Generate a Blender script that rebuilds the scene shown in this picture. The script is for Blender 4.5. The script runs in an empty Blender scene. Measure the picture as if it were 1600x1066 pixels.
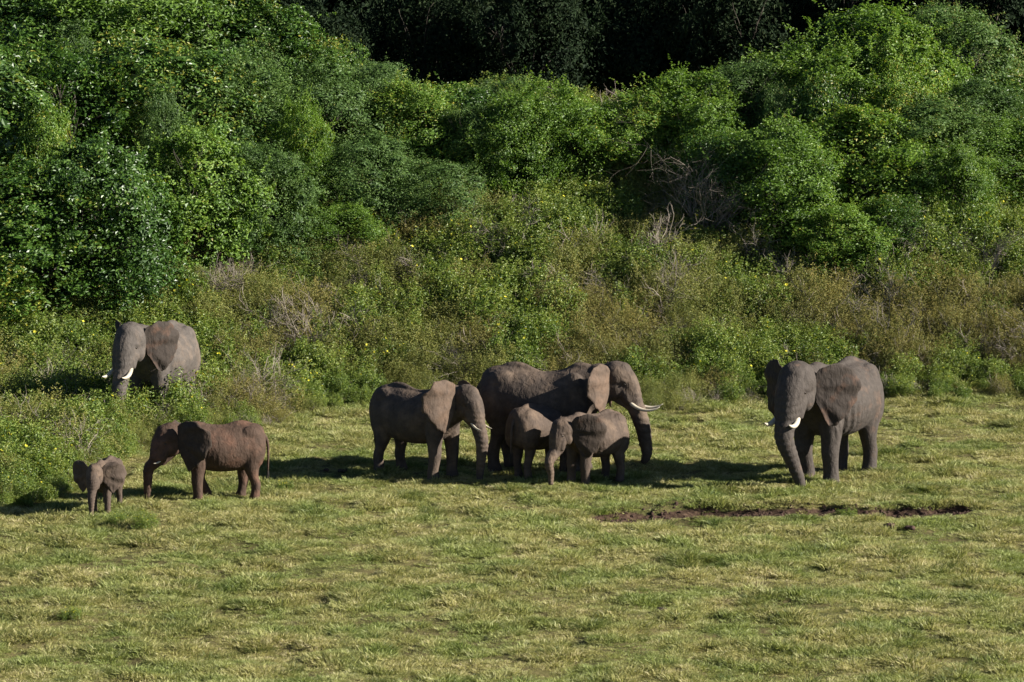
import bpy, math, os, random
import numpy as np
from mathutils import Vector, Matrix, Euler

R = math.radians
scene = bpy.context.scene
COL = scene.collection
QUICK = ''
SEED = 7
rng = np.random.default_rng(SEED)

# ------------------------------------------------------------------ camera
CAM_Y, CAM_H = -98.62, 16.5
PITCH = 7.46
FPX = 6089.0                                   # focal length in pixels of a 1600 px wide frame
cam_d = bpy.data.cameras.new('camera')
cam_d.sensor_width = 36.0
cam_d.lens = 36.0 * FPX / 1600.0
cam_d.clip_start = 1.0
cam_d.clip_end = 3000.0
cam = bpy.data.objects.new('camera', cam_d)
COL.objects.link(cam)
cam.location = (0, CAM_Y, CAM_H)
cam.rotation_euler = (R(90 - PITCH), 0, 0)
scene.camera = cam

# ------------------------------------------------------------------ sky, sun, exposure
SUN_EL, SUN_AZ = 25.5, 10.0                    # azimuth measured from +x towards the camera
w = bpy.data.worlds.new('World')
scene.world = w
w.use_nodes = True
nt = w.node_tree
for n in list(nt.nodes):
    nt.nodes.remove(n)
sky = nt.nodes.new('ShaderNodeTexSky')
sky.sky_type = 'NISHITA'
sky.sun_disc = False
sky.sun_elevation = R(SUN_EL)
sky.sun_rotation = R(90 + SUN_AZ)
sky.altitude = 2300
sky.air_density = 0.6
sky.dust_density = 0.3
bg = nt.nodes.new('ShaderNodeBackground')
bg.inputs['Strength'].default_value = 0.05
ow = nt.nodes.new('ShaderNodeOutputWorld')
nt.links.new(sky.outputs[0], bg.inputs['Color'])
nt.links.new(bg.outputs[0], ow.inputs['Surface'])

sd = bpy.data.lights.new('sun', 'SUN')
sd.energy = 5.0
sd.angle = R(0.5)
sd.color = (1.0, 0.95, 0.86)
sun = bpy.data.objects.new('sun', sd)
COL.objects.link(sun)
sdir = Vector((math.cos(R(SUN_EL)) * math.cos(R(SUN_AZ)), -math.cos(R(SUN_EL)) * math.sin(R(SUN_AZ)), math.sin(R(SUN_EL))))
sun.rotation_euler = sdir.to_track_quat('Z', 'Y').to_euler()
sun.location = (60, -20, 40)

scene.view_settings.view_transform = 'Standard'
scene.view_settings.look = 'None'
scene.view_settings.gamma = 1.0
scene.view_settings.exposure = 1.5
scene.view_settings.use_curve_mapping = False
scene.render.engine = 'CYCLES'
scene.cycles.max_bounces = 6
scene.cycles.diffuse_bounces = 2
scene.cycles.glossy_bounces = 2
scene.cycles.transmission_bounces = 3
scene.cycles.transparent_max_bounces = 4
scene.cycles.use_denoising = True
scene.cycles.denoiser = 'OPENIMAGEDENOISE'
scene.cycles.denoising_input_passes = 'RGB_ALBEDO_NORMAL'
scene.cycles.denoising_prefilter = 'ACCURATE'

# ------------------------------------------------------------------ noise and terrain
def _hash(ix, iy, s):
    h = (ix.astype(np.int64) * 374761393 + iy.astype(np.int64) * 668265263 + s * 974634777) & 0xffffffff
    h = ((h ^ (h >> 13)) * 1274126177) & 0xffffffff
    h = h ^ (h >> 16)
    return (h & 0xffff) / 65535.0

def vnoise(x, y, s=0):
    x = np.asarray(x, float); y = np.asarray(y, float)
    ix = np.floor(x); iy = np.floor(y)
    fx = x - ix; fy = y - iy
    fx = fx * fx * (3 - 2 * fx); fy = fy * fy * (3 - 2 * fy)
    a = _hash(ix, iy, s); b = _hash(ix + 1, iy, s); c = _hash(ix, iy + 1, s); d = _hash(ix + 1, iy + 1, s)
    return (a * (1 - fx) + b * fx) * (1 - fy) + (c * (1 - fx) + d * fx) * fy

def fbm(x, y, s=0, o=3):
    v = 0; a = 0.5; t = 0
    for k in range(o):
        v = v + a * vnoise(np.asarray(x) * 2 ** k + 17.3 * k, np.asarray(y) * 2 ** k + 9.1 * k, s + k)
        t += a; a *= 0.5
    return v / t

def smooth(a, b, x):
    t = np.clip((np.asarray(x, float) - a) / (b - a), 0, 1)
    return t * t * (3 - 2 * t)

def slope_start(x):
    return 13.2 - 1.6 * smooth(-4, -14, x) + 1.2 * smooth(5, 15, x) + 1.4 * (vnoise(np.asarray(x) * 0.22, 3.3, 5) - 0.5)

def bank(x, y):                                # 0..1 mask of the eroded strip of bare red earth
    x = np.asarray(x, float); y = np.asarray(y, float)
    cy = -5.45 + 0.09 * (x - 6) + 0.5 * (fbm(x * 0.9, 2.2, 31) - 0.5)
    wd = (0.36 + 0.62 * fbm(x * 1.1, 7.7, 33)) * smooth(1.5, 2.5, x) * smooth(11.6, 10.8, x)
    wd = wd * (0.35 + 0.65 * smooth(8.2, 7.4, x) + 0.35 * smooth(8.7, 9.3, x))
    return cy, wd

def terrain(x, y):
    x = np.asarray(x, float); y = np.asarray(y, float)
    s0 = slope_start(x)
    t = (y - s0)
    up = 0.40 * (np.sqrt(t * t + 4.0) + t) * 0.5
    crest = 31.0 + 3 * (vnoise(x * 0.12, 1.0, 8) - 0.5)
    over = (y - crest)
    up = up - 0.85 * (np.sqrt(over * over + 4.0) + over) * 0.5
    far = (y - 49.0)
    up = up + 1.0 * (np.sqrt(far * far + 16.0) + far) * 0.5
    up = up * smooth(-60, -40, -np.abs(x) * 0 + 0)  # flat factor 1
    up = np.minimum(up, 75 + 0 * y)
    shade_ridge = 37.0 * np.exp(-((x - 46) / 15.0) ** 2 / 2 - (np.maximum(0, 58 - y) / 8.5) ** 2 / 2)  # ridge added out of view on the right to shade the gully
    z = up + shade_ridge * (y < 140) + 0 * x
    und = 0.16 * (fbm(x * 0.16, y * 0.16, 11) - 0.5) + 0.20 * (fbm(x * 0.9, y * 0.9, 12, 3) - 0.5) + 0.10 * (vnoise(x * 2.3, y * 1.9, 14) - 0.5) * smooth(20, 10, y)
    z = z + und + 1.0 * (fbm(x * 0.25, y * 0.25, 13) - 0.5) * smooth(15, 22, y)
    cy, wd = bank(x, y)
    d = (y - cy)
    cut = smooth(1.35, 0.0, np.abs(d) / np.maximum(wd, 1e-3)) * (wd > 0.03)
    z = z - 0.34 * cut * smooth(-0.9, 0.5, d / np.maximum(wd, 1e-3))
    z = z + 0.10 * np.exp(-((d - wd * 1.5) / 0.25) ** 2) * smooth(3.2, 4.2, x) * smooth(10.9, 9.9, x)
    return z

def row_angle(row):
    return R(PITCH) + math.atan((row - 533.0) / FPX)

def gpt(px, row):                              # point of the flat meadow seen at a picture position
    y = CAM_Y + CAM_H / math.tan(row_angle(row))
    a = row_angle(row) - R(PITCH)
    depth = math.hypot(y - CAM_Y, CAM_H) * math.cos(a)
    return (px - 800) / FPX * depth, y

def at_y(px, row, y):                          # point at distance y seen at a picture position
    a = row_angle(row)
    z = CAM_H - (y - CAM_Y) * math.tan(a)
    depth = math.hypot(y - CAM_Y, CAM_H - z) * math.cos(a - R(PITCH))
    return (px - 800) / FPX * depth, y, z

def ray_ground(px, row):
    """first point of the terrain seen at a picture position"""
    a = row_angle(row)
    ys = np.arange(-40, 48, 0.05)
    zr = CAM_H - (ys - CAM_Y) * math.tan(a)
    dep = np.hypot(ys - CAM_Y, CAM_H - zr) * math.cos(a - R(PITCH))
    xs = (px - 800) / FPX * dep
    hit = np.nonzero(terrain(xs, ys) >= zr)[0]
    k = hit[0] if len(hit) else len(ys) - 1
    return float(xs[k]), float(ys[k]), float(terrain(xs[k], ys[k]))

# ------------------------------------------------------------------ small helpers
def prop(o, label=None, category=None, group=None, kind=None):
    if label: o['label'] = label
    if category: o['category'] = category
    if group: o['group'] = group
    if kind: o['kind'] = kind
    return o

def link(name, me, parent=None, loc=None):
    o = bpy.data.objects.new(name, me)
    COL.objects.link(o)
    if parent is not None: o.parent = parent
    if loc is not None: o.location = loc
    return o

def mesh_np(name, V, F, mats, midx=None, tint=None, smooth_=False):
    """V (n,3); F (m,k) with k = 3 or 4 or a list of such arrays"""
    Fs = F if isinstance(F, list) else [F]
    V = np.asarray(V, np.float32)
    me = bpy.data.meshes.new(name)
    me.vertices.add(len(V)); me.vertices.foreach_set('co', V.ravel())
    loops = np.concatenate([f.ravel() for f in Fs]).astype(np.int32)
    sizes = np.concatenate([np.full(len(f), f.shape[1], np.int32) for f in Fs])
    starts = np.concatenate([[0], np.cumsum(sizes)[:-1]]).astype(np.int32)
    me.loops.add(len(loops)); me.loops.foreach_set('vertex_index', loops)
    me.polygons.add(len(sizes))
    me.polygons.foreach_set('loop_start', starts)
    me.polygons.foreach_set('loop_total', sizes)
    for m in (mats if isinstance(mats, (list, tuple)) else [mats]):
        me.materials.append(m)
    if midx is not None: me.polygons.foreach_set('material_index', np.asarray(midx, np.int32))
    me.update(calc_edges=True)
    me.validate()
    if tint is not None:
        at = me.attributes.new('tint', 'FLOAT', 'FACE')
        at.data.foreach_set('value', np.asarray(tint, np.float32))
    me.polygons.foreach_set('use_smooth', np.full(len(sizes), bool(smooth_)))
    return me

# ------------------------------------------------------------------ materials
def newmat(name):
    m = bpy.data.materials.new(name)
    m.use_nodes = True
    nt = m.node_tree
    for n in list(nt.nodes): nt.nodes.remove(n)
    return m, nt, nt.nodes, nt.links

def ramp(ns, stops):
    r = ns.new('ShaderNodeValToRGB')
    e = r.color_ramp.elements
    while len(e) > 1: e.remove(e[-1])
    e[0].position = stops[0][0]; e[0].color = (*stops[0][1], 1)
    for p, c in stops[1:]:
        k = e.new(p); k.color = (*c, 1)
    return r

def leaf_mat(name, stops, rough=0.5, spec=0.4, trans=0.28, obj_var=0.5, patch=None, patch_scale=0.35):
    """tint runs over the ramp; every plant shifts it a little; patch = second colour mixed in over wide areas"""
    m, nt, ns, ln = newmat(name)
    at = ns.new('ShaderNodeAttribute'); at.attribute_name = 'tint'
    oi = ns.new('ShaderNodeObjectInfo')
    ma = ns.new('ShaderNodeMath'); ma.operation = 'MULTIPLY_ADD'
    ln.new(oi.outputs['Random'], ma.inputs[0]); ma.inputs[1].default_value = obj_var; ma.inputs[2].default_value = -obj_var / 2
    ad = ns.new('ShaderNodeMath'); ad.operation = 'ADD'
    ln.new(at.outputs['Fac'], ad.inputs[0]); ln.new(ma.outputs[0], ad.inputs[1])
    r = ramp(ns, stops); ln.new(ad.outputs[0], r.inputs[0])
    col = r.outputs[0]
    if patch:
        ge = ns.new('ShaderNodeNewGeometry')
        nz = ns.new('ShaderNodeTexNoise'); nz.inputs['Scale'].default_value = patch_scale; nz.inputs['Detail'].default_value = 3
        ln.new(ge.outputs['Position'], nz.inputs['Vector'])
        rr = ramp(ns, [(0.42, (0, 0, 0)), (0.62, (1, 1, 1))]); ln.new(nz.outputs['Fac'], rr.inputs[0])
        mx = ns.new('ShaderNodeMix'); mx.data_type = 'RGBA'; mx.blend_type = 'MULTIPLY'
        ln.new(rr.outputs[0], mx.inputs[0]); ln.new(col, mx.inputs[6]); mx.inputs[7].default_value = (*patch, 1)
        col = mx.outputs[2]
    pb = ns.new('ShaderNodeBsdfPrincipled')
    ln.new(col, pb.inputs['Base Color'])
    pb.inputs['Roughness'].default_value = rough
    pb.inputs['Specular IOR Level'].default_value = spec
    tr = ns.new('ShaderNodeBsdfTranslucent')
    hv = ns.new('ShaderNodeHueSaturation'); hv.inputs['Value'].default_value = 1.3; hv.inputs['Saturation'].default_value = 1.1
    ln.new(col, hv.inputs['Color']); ln.new(hv.outputs[0], tr.inputs['Color'])
    mix = ns.new('ShaderNodeMixShader'); mix.inputs[0].default_value = trans
    ln.new(pb.outputs[0], mix.inputs[1]); ln.new(tr.outputs[0], mix.inputs[2])
    out = ns.new('ShaderNodeOutputMaterial'); ln.new(mix.outputs[0], out.inputs['Surface'])
    return m

def plain_mat(name, c1, c2, scale=8, rough=0.8, bump=0.3, spec=0.2):
    m, nt, ns, ln = newmat(name)
    tc = ns.new('ShaderNodeTexCoord')
    nz = ns.new('ShaderNodeTexNoise'); nz.inputs['Scale'].default_value = scale; nz.inputs['Detail'].default_value = 6
    ln.new(tc.outputs['Object'], nz.inputs['Vector'])
    r = ramp(ns, [(0.3, c1), (0.7, c2)]); ln.new(nz.outputs['Fac'], r.inputs[0])
    pb = ns.new('ShaderNodeBsdfPrincipled'); pb.inputs['Roughness'].default_value = rough
    pb.inputs['Specular IOR Level'].default_value = spec
    ln.new(r.outputs[0], pb.inputs['Base Color'])
    bp = ns.new('ShaderNodeBump'); bp.inputs['Strength'].default_value = bump; bp.inputs['Distance'].default_value = 0.02
    ln.new(nz.outputs['Fac'], bp.inputs['Height']); ln.new(bp.outputs[0], pb.inputs['Normal'])
    out = ns.new('ShaderNodeOutputMaterial'); ln.new(pb.outputs[0], out.inputs['Surface'])
    return m

def skin_mat(name, base, dust, dustiness, wr=1.0):
    """elephant hide: dry grey-brown skin, dust in patches, a net of wrinkles in the relief"""
    m, nt, ns, ln = newmat(name)
    tc = ns.new('ShaderNodeTexCoord')
    n1 = ns.new('ShaderNodeTexNoise'); n1.inputs['Scale'].default_value = 2.2; n1.inputs['Detail'].default_value = 5; n1.inputs['Roughness'].default_value = 0.6
    ln.new(tc.outputs['Object'], n1.inputs['Vector'])
    r1 = ramp(ns, [(0.62 - dustiness, (0, 0, 0)), (0.80 - dustiness * 0.6, (1, 1, 1))]); ln.new(n1.outputs['Fac'], r1.inputs[0])
    mx = ns.new('ShaderNodeMix'); mx.data_type = 'RGBA'
    ln.new(r1.outputs[0], mx.inputs[0]); mx.inputs[6].default_value = (*base, 1); mx.inputs[7].default_value = (*dust, 1)
    n2 = ns.new('ShaderNodeTexNoise'); n2.inputs['Scale'].default_value = 7; n2.inputs['Detail'].default_value = 6; n2.inputs['Roughness'].default_value = 0.7
    ln.new(tc.outputs['Object'], n2.inputs['Vector'])
    r2 = ramp(ns, [(0.3, (0.72, 0.70, 0.68)), (0.7, (1.2, 1.18, 1.15))]); ln.new(n2.outputs['Fac'], r2.inputs[0])
    m2 = ns.new('ShaderNodeMix'); m2.data_type = 'RGBA'; m2.blend_type = 'MULTIPLY'; m2.inputs[0].default_value = 1
    ln.new(mx.outputs[2], m2.inputs[6]); ln.new(r2.outputs[0], m2.inputs[7])
    # wrinkles: cell borders, stretched
    mp = ns.new('ShaderNodeMapping'); mp.inputs['Scale'].default_value = (1.0, 1.0, 1.7)
    nzv = ns.new('ShaderNodeTexNoise'); nzv.inputs['Scale'].default_value = 4; nzv.inputs['Detail'].default_value = 3
    ln.new(tc.outputs['Object'], nzv.inputs['Vector'])
    av = ns.new('ShaderNodeVectorMath'); av.operation = 'MULTIPLY_ADD'
    ln.new(nzv.outputs['Color'], av.inputs[0]); av.inputs[1].default_value = (0.25, 0.25, 0.25)
    ln.new(tc.outputs['Object'], av.inputs[2]); ln.new(av.outputs[0], mp.inputs['Vector'])
    vo = ns.new('ShaderNodeTexVoronoi'); vo.feature = 'DISTANCE_TO_EDGE'; vo.inputs['Scale'].default_value = 9
    ln.new(mp.outputs[0], vo.inputs['Vector'])
    rv = ramp(ns, [(0.0, (0, 0, 0)), (0.12, (1, 1, 1))]); ln.new(vo.outputs['Distance'], rv.inputs[0])
    vo2 = ns.new('ShaderNodeTexNoise'); vo2.inputs['Scale'].default_value = 1.0; vo2.inputs['Detail'].default_value = 2.5; vo2.inputs['Roughness'].default_value = 0.55
    mp2 = ns.new('ShaderNodeMapping'); mp2.inputs['Scale'].default_value = (7.0, 7.0, 2.4)
    ln.new(av.outputs[0], mp2.inputs['Vector']); ln.new(mp2.outputs[0], vo2.inputs['Vector'])
    b0 = ns.new('ShaderNodeBump'); b0.inputs['Strength'].default_value = 0.38; b0.inputs['Distance'].default_value = 0.11
    ln.new(vo2.outputs['Fac'], b0.inputs['Height'])
    b1 = ns.new('ShaderNodeBump'); b1.inputs['Strength'].default_value = 0.12 * wr; b1.inputs['Distance'].default_value = 0.03
    ln.new(rv.outputs[0], b1.inputs['Height']); ln.new(b0.outputs[0], b1.inputs['Normal'])
    b2 = ns.new('ShaderNodeBump'); b2.inputs['Strength'].default_value = 0.06; b2.inputs['Distance'].default_value = 0.02
    ln.new(n2.outputs['Fac'], b2.inputs['Height']); ln.new(b1.outputs[0], b2.inputs['Normal'])
    pb = ns.new('ShaderNodeBsdfPrincipled'); pb.inputs['Roughness'].default_value = 0.82; pb.inputs['Specular IOR Level'].default_value = 0.2
    ln.new(m2.outputs[2], pb.inputs['Base Color']); ln.new(b2.outputs[0], pb.inputs['Normal'])
    out = ns.new('ShaderNodeOutputMaterial'); ln.new(pb.outputs[0], out.inputs['Surface'])
    return m

M_SKIN = skin_mat('elephant_hide', (0.059, 0.045, 0.036), (0.112, 0.081, 0.059), 0.16)
M_SKIN_GREY = skin_mat('elephant_hide_grey', (0.053, 0.044, 0.038), (0.109, 0.071, 0.051), 0.05, 1.6)
M_SKIN_PALE = skin_mat('elephant_hide_pale', (0.072, 0.062, 0.055), (0.119, 0.092, 0.072), 0.10)
M_SKIN_RED = skin_mat('elephant_hide_red', (0.054, 0.034, 0.024), (0.106, 0.056, 0.037), 0.14)
M_SKIN_CALF = skin_mat('elephant_hide_calf', (0.067, 0.049, 0.038), (0.122, 0.086, 0.061), 0.16, 0.8)
M_EAR_PALE = skin_mat('ear_skin_pale', (0.078, 0.056, 0.042), (0.123, 0.082, 0.058), 0.20, 0.3)
M_EAR_GREY = skin_mat('ear_skin_grey', (0.036, 0.028, 0.023), (0.094, 0.052, 0.034), 0.10, 0.5)
M_EAR_DARK = skin_mat('ear_skin_dark', (0.041, 0.030, 0.023), (0.082, 0.049, 0.034), 0.08, 0.5)
M_IVORY = plain_mat('ivory', (0.34, 0.29, 0.21), (0.50, 0.45, 0.36), 3, 0.35, 0.05, 0.4)
M_EYE = plain_mat('eye', (0.012, 0.008, 0.006), (0.03, 0.02, 0.012), 5, 0.12, 0.0, 0.6)
M_HAIR = plain_mat('tail_hair', (0.012, 0.010, 0.009), (0.03, 0.025, 0.02), 20, 0.6)

# ------------------------------------------------------------------ lofted tubes and balls
def catmull(P, n):
    P = np.asarray(P, float)
    if len(P) < 3:
        t = np.linspace(0, 1, n)[:, None]
        return P[0] * (1 - t) + P[-1] * t
    Q = np.vstack([2 * P[0] - P[1], P, 2 * P[-1] - P[-2]])
    out = []
    seg = len(P) - 1
    for u in np.linspace(0, seg, n):
        i = min(int(u), seg - 1); t = u - i
        a, b, c, d = Q[i], Q[i + 1], Q[i + 2], Q[i + 3]
        out.append(0.5 * ((2 * b) + (c - a) * t + (2 * a - 5 * b + 4 * c - d) * t * t + (3 * b - a - 3 * c + d) * t ** 3))
    return np.array(out)

def tube(P, rad, seg=16, n=None, flat=1.0):
    """a closed round tube along P, radii interpolated"""
    P = np.asarray(P, float); rad = np.asarray(rad, float)
    if n:
        k = len(P)
        both = catmull(np.hstack([P, rad[:, None]]), n)
        P, rad = both[:, :3], np.maximum(both[:, 3], 1e-4)
    T = np.gradient(P, axis=0); T /= np.linalg.norm(T, axis=1)[:, None] + 1e-12
    ref = np.array([0, 1, 0.0]) if abs(T[0][1]) < 0.9 else np.array([1.0, 0, 0])
    V = []
    a = np.linspace(0, 2 * math.pi, seg, endpoint=False)
    for i in range(len(P)):
        b = np.cross(T[i], ref); b /= np.linalg.norm(b) + 1e-12
        s = np.cross(b, T[i]); s /= np.linalg.norm(s)
        ref = s
        V.append(P[i] + rad[i] * (np.cos(a)[:, None] * b + flat * np.sin(a)[:, None] * s))
    n = len(P)
    V = np.vstack(V + [P[0:1], P[-1:]])
    F = []
    for i in range(n - 1):
        for j in range(seg):
            k = (j + 1) % seg
            F.append((i * seg + j, i * seg + k, (i + 1) * seg + k, (i + 1) * seg + j))
    T3 = []
    for j in range(seg):
        k = (j + 1) % seg
        T3.append((n * seg, k, j)); T3.append((n * seg + 1, (n - 1) * seg + j, (n - 1) * seg + k))
    return V, np.array(F), np.array(T3)

def rings(S, seg=24, pear=0.0, axis='x'):
    """closed loft of ellipses: S rows = centre xyz, half-size a, half-size b.  axis x: ring in yz (a=z, b=y); axis z: ring in xy (a=x, b=y)"""
    S = catmull(np.asarray(S, float), 6 * len(S))
    S[:, 3:] = np.maximum(S[:, 3:], 0.002)
    a = np.linspace(0, 2 * math.pi, seg, endpoint=False)
    c, s = np.cos(a), np.sin(a)
    V = []
    for r in S:
        p = np.zeros((seg, 3)) + r[:3]
        if axis == 'x':
            wy = 1 - pear * np.maximum(0, s) ** 1.5
            p[:, 2] += r[3] * s
            p[:, 1] += r[4] * np.sign(c) * np.abs(c) ** 0.9 * wy
        else:
            p[:, 0] += r[3] * c; p[:, 1] += r[4] * s
        V.append(p)
    n = len(S)
    V = np.vstack(V + [S[0:1, :3], S[-1:, :3]])
    F = []; T3 = []
    for i in range(n - 1):
        for j in range(seg):
            k = (j + 1) % seg
            F.append((i * seg + j, i * seg + k, (i + 1) * seg + k, (i + 1) * seg + j))
    for j in range(seg):
        k = (j + 1) % seg
        T3.append((n * seg, k, j)); T3.append((n * seg + 1, (n - 1) * seg + j, (n - 1) * seg + k))
    return V, np.array(F), np.array(T3)

def ball(c, r, seg=18, rot=None):
    c = np.asarray(c, float)
    th = np.linspace(0.0, math.pi, seg // 2 + 1)[1:-1]
    ph = np.linspace(0, 2 * math.pi, seg, endpoint=False)
    V = [[math.sin(t) * math.cos(p), math.sin(t) * math.sin(p), math.cos(t)] for t in th for p in ph] + [[0, 0, 1], [0, 0, -1]]
    V = np.array(V) * np.asarray(r, float)
    if rot is not None:
        V = V @ np.array(Matrix.Rotation(R(rot), 3, 'Y')).T
    V = V + c
    m = len(th); F = []; T3 = []
    for i in range(m - 1):
        for j in range(seg):
            k = (j + 1) % seg
            F.append((i * seg + j, (i + 1) * seg + j, (i + 1) * seg + k, i * seg + k))
    for j in range(seg):
        k = (j + 1) % seg
        T3.append((m * seg, j, k)); T3.append((m * seg + 1, (m - 1) * seg + k, (m - 1) * seg + j))
    return V, np.array(F), np.array(T3)

def join(parts):
    V = []; F4 = []; F3 = []; o = 0
    for v, f4, f3 in parts:
        V.append(v)
        if len(f4): F4.append(f4 + o)
        if len(f3): F3.append(f3 + o)
        o += len(v)
    out = []
    if F4: out.append(np.vstack(F4))
    if F3: out.append(np.vstack(F3))
    return np.vstack(V), out

# ------------------------------------------------------------------ elephants
def head_matrix(yaw, pitch, piv):
    return Matrix.Translation(piv) @ Matrix.Rotation(R(yaw), 4, 'Z') @ Matrix.Rotation(R(pitch), 4, 'Y') @ Matrix.Translation(-Vector(piv))

def xf(M, pts):
    pts = np.atleast_2d(np.asarray(pts, float))
    A = np.array(M)
    return pts @ A[:3, :3].T + A[:3, 3]

EAR_OUT = [(0.0, 0.16), (0.05, 0.20), (0.13, 0.225), (0.23, 0.225), (0.32, 0.18), (0.385, 0.10), (0.40, 0.01), (0.375, -0.08),
           (0.325, -0.155), (0.265, -0.215), (0.205, -0.27), (0.150, -0.31), (0.10, -0.28), (0.055, -0.19), (0.015, -0.10)]

def ear_mesh(side, M, base, flare, roll, size, mat, seed, H, tilt=0, curl=1.0):
    """ear as a fan of rows from its root line to its rim, folded and curled, with thickness"""
    r = np.random.default_rng(seed)
    out = catmull(np.array([(u, v, 0) for u, v in EAR_OUT]), 60)[:, :2]
    n = len(out)
    t = np.linspace(0, 1, n)
    root = np.stack([np.zeros(n), 0.13 - 0.22 * t], 1)
    rows = 14
    V = []
    ph = r.uniform(0, 6)
    for k in range(rows + 1):
        f = (k / rows)
        uv = root * (1 - f) + out * f
        if f > 0.9:
            uv = uv * (1 + 0.02 * np.sin(t * 55 + ph)[:, None] + 0.02 * r.normal(0, 0.5, n)[:, None])
        u, v = uv[:, 0], uv[:, 1]
        # height above the ear's plane: cupped along its length, folds running out from the root, top edge folding over
        hgt = 0.022 * np.sin(np.clip(u / 0.40, 0, 1) * math.pi) * curl
        hgt = hgt + 0.011 * f * np.sin(t * 24 + ph) * np.clip(u / 0.12, 0, 1) + 0.006 * f * np.sin(t * 43 + 2 * ph) * np.clip(u / 0.12, 0, 1)
        hgt = hgt - 0.03 * smooth(0.17, 0.25, v) * curl - 0.025 * smooth(0.28, 0.42, u) * curl
        hgt = hgt - 0.015 * smooth(-0.12, -0.30, v) * curl
        V.append(np.stack([u, hgt, v], 1))
    V = np.vstack(V) * size
    # thickness: second skin behind the first
    F = []
    for k in range(rows):
        for j in range(n - 1):
            F.append((k * n + j, k * n + j + 1, (k + 1) * n + j + 1, (k + 1) * n + j))
    F = np.array(F)
    th = 0.008 * size
    nv = len(V)
    back = V.copy(); back[:, 1] -= th
    F2 = F[:, ::-1] + nv
    rim = []
    edge = [rows * n + j for j in range(n)] + [k * n + n - 1 for k in range(rows - 1, -1, -1)]
    edge = [k * n for k in range(rows)] + edge
    for a, b in zip(edge[:-1], edge[1:]):
        rim.append((a, b, b + nv, a + nv))
    V = np.vstack([V, back]); F = np.vstack([F, F2, np.array(rim)])
    # u runs backwards from the head, flared outward; +height = outward/forward face
    s = side
    fl = R(flare)
    ud = np.array([-math.cos(fl), s * math.sin(fl), 0.0])
    nd = np.array([math.sin(fl), s * math.cos(fl), 0.0])
    vd = np.array([0, 0, 1.0])
    Rr = np.array(Matrix.Rotation(R(roll), 3, Vector(nd)))      # drop / lift of the ear's rear edge
    Rt = np.array(Matrix.Rotation(R(tilt), 3, Vector(ud)))
    W = V[:, 0:1] * ud + V[:, 1:2] * nd + V[:, 2:3] * vd
    W = W @ Rr.T @ Rt.T
    W = W + np.array(base)
    W = xf(M, W) * H
    me = mesh_np('ear', W, F, mat, smooth_=True)
    return me

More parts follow.
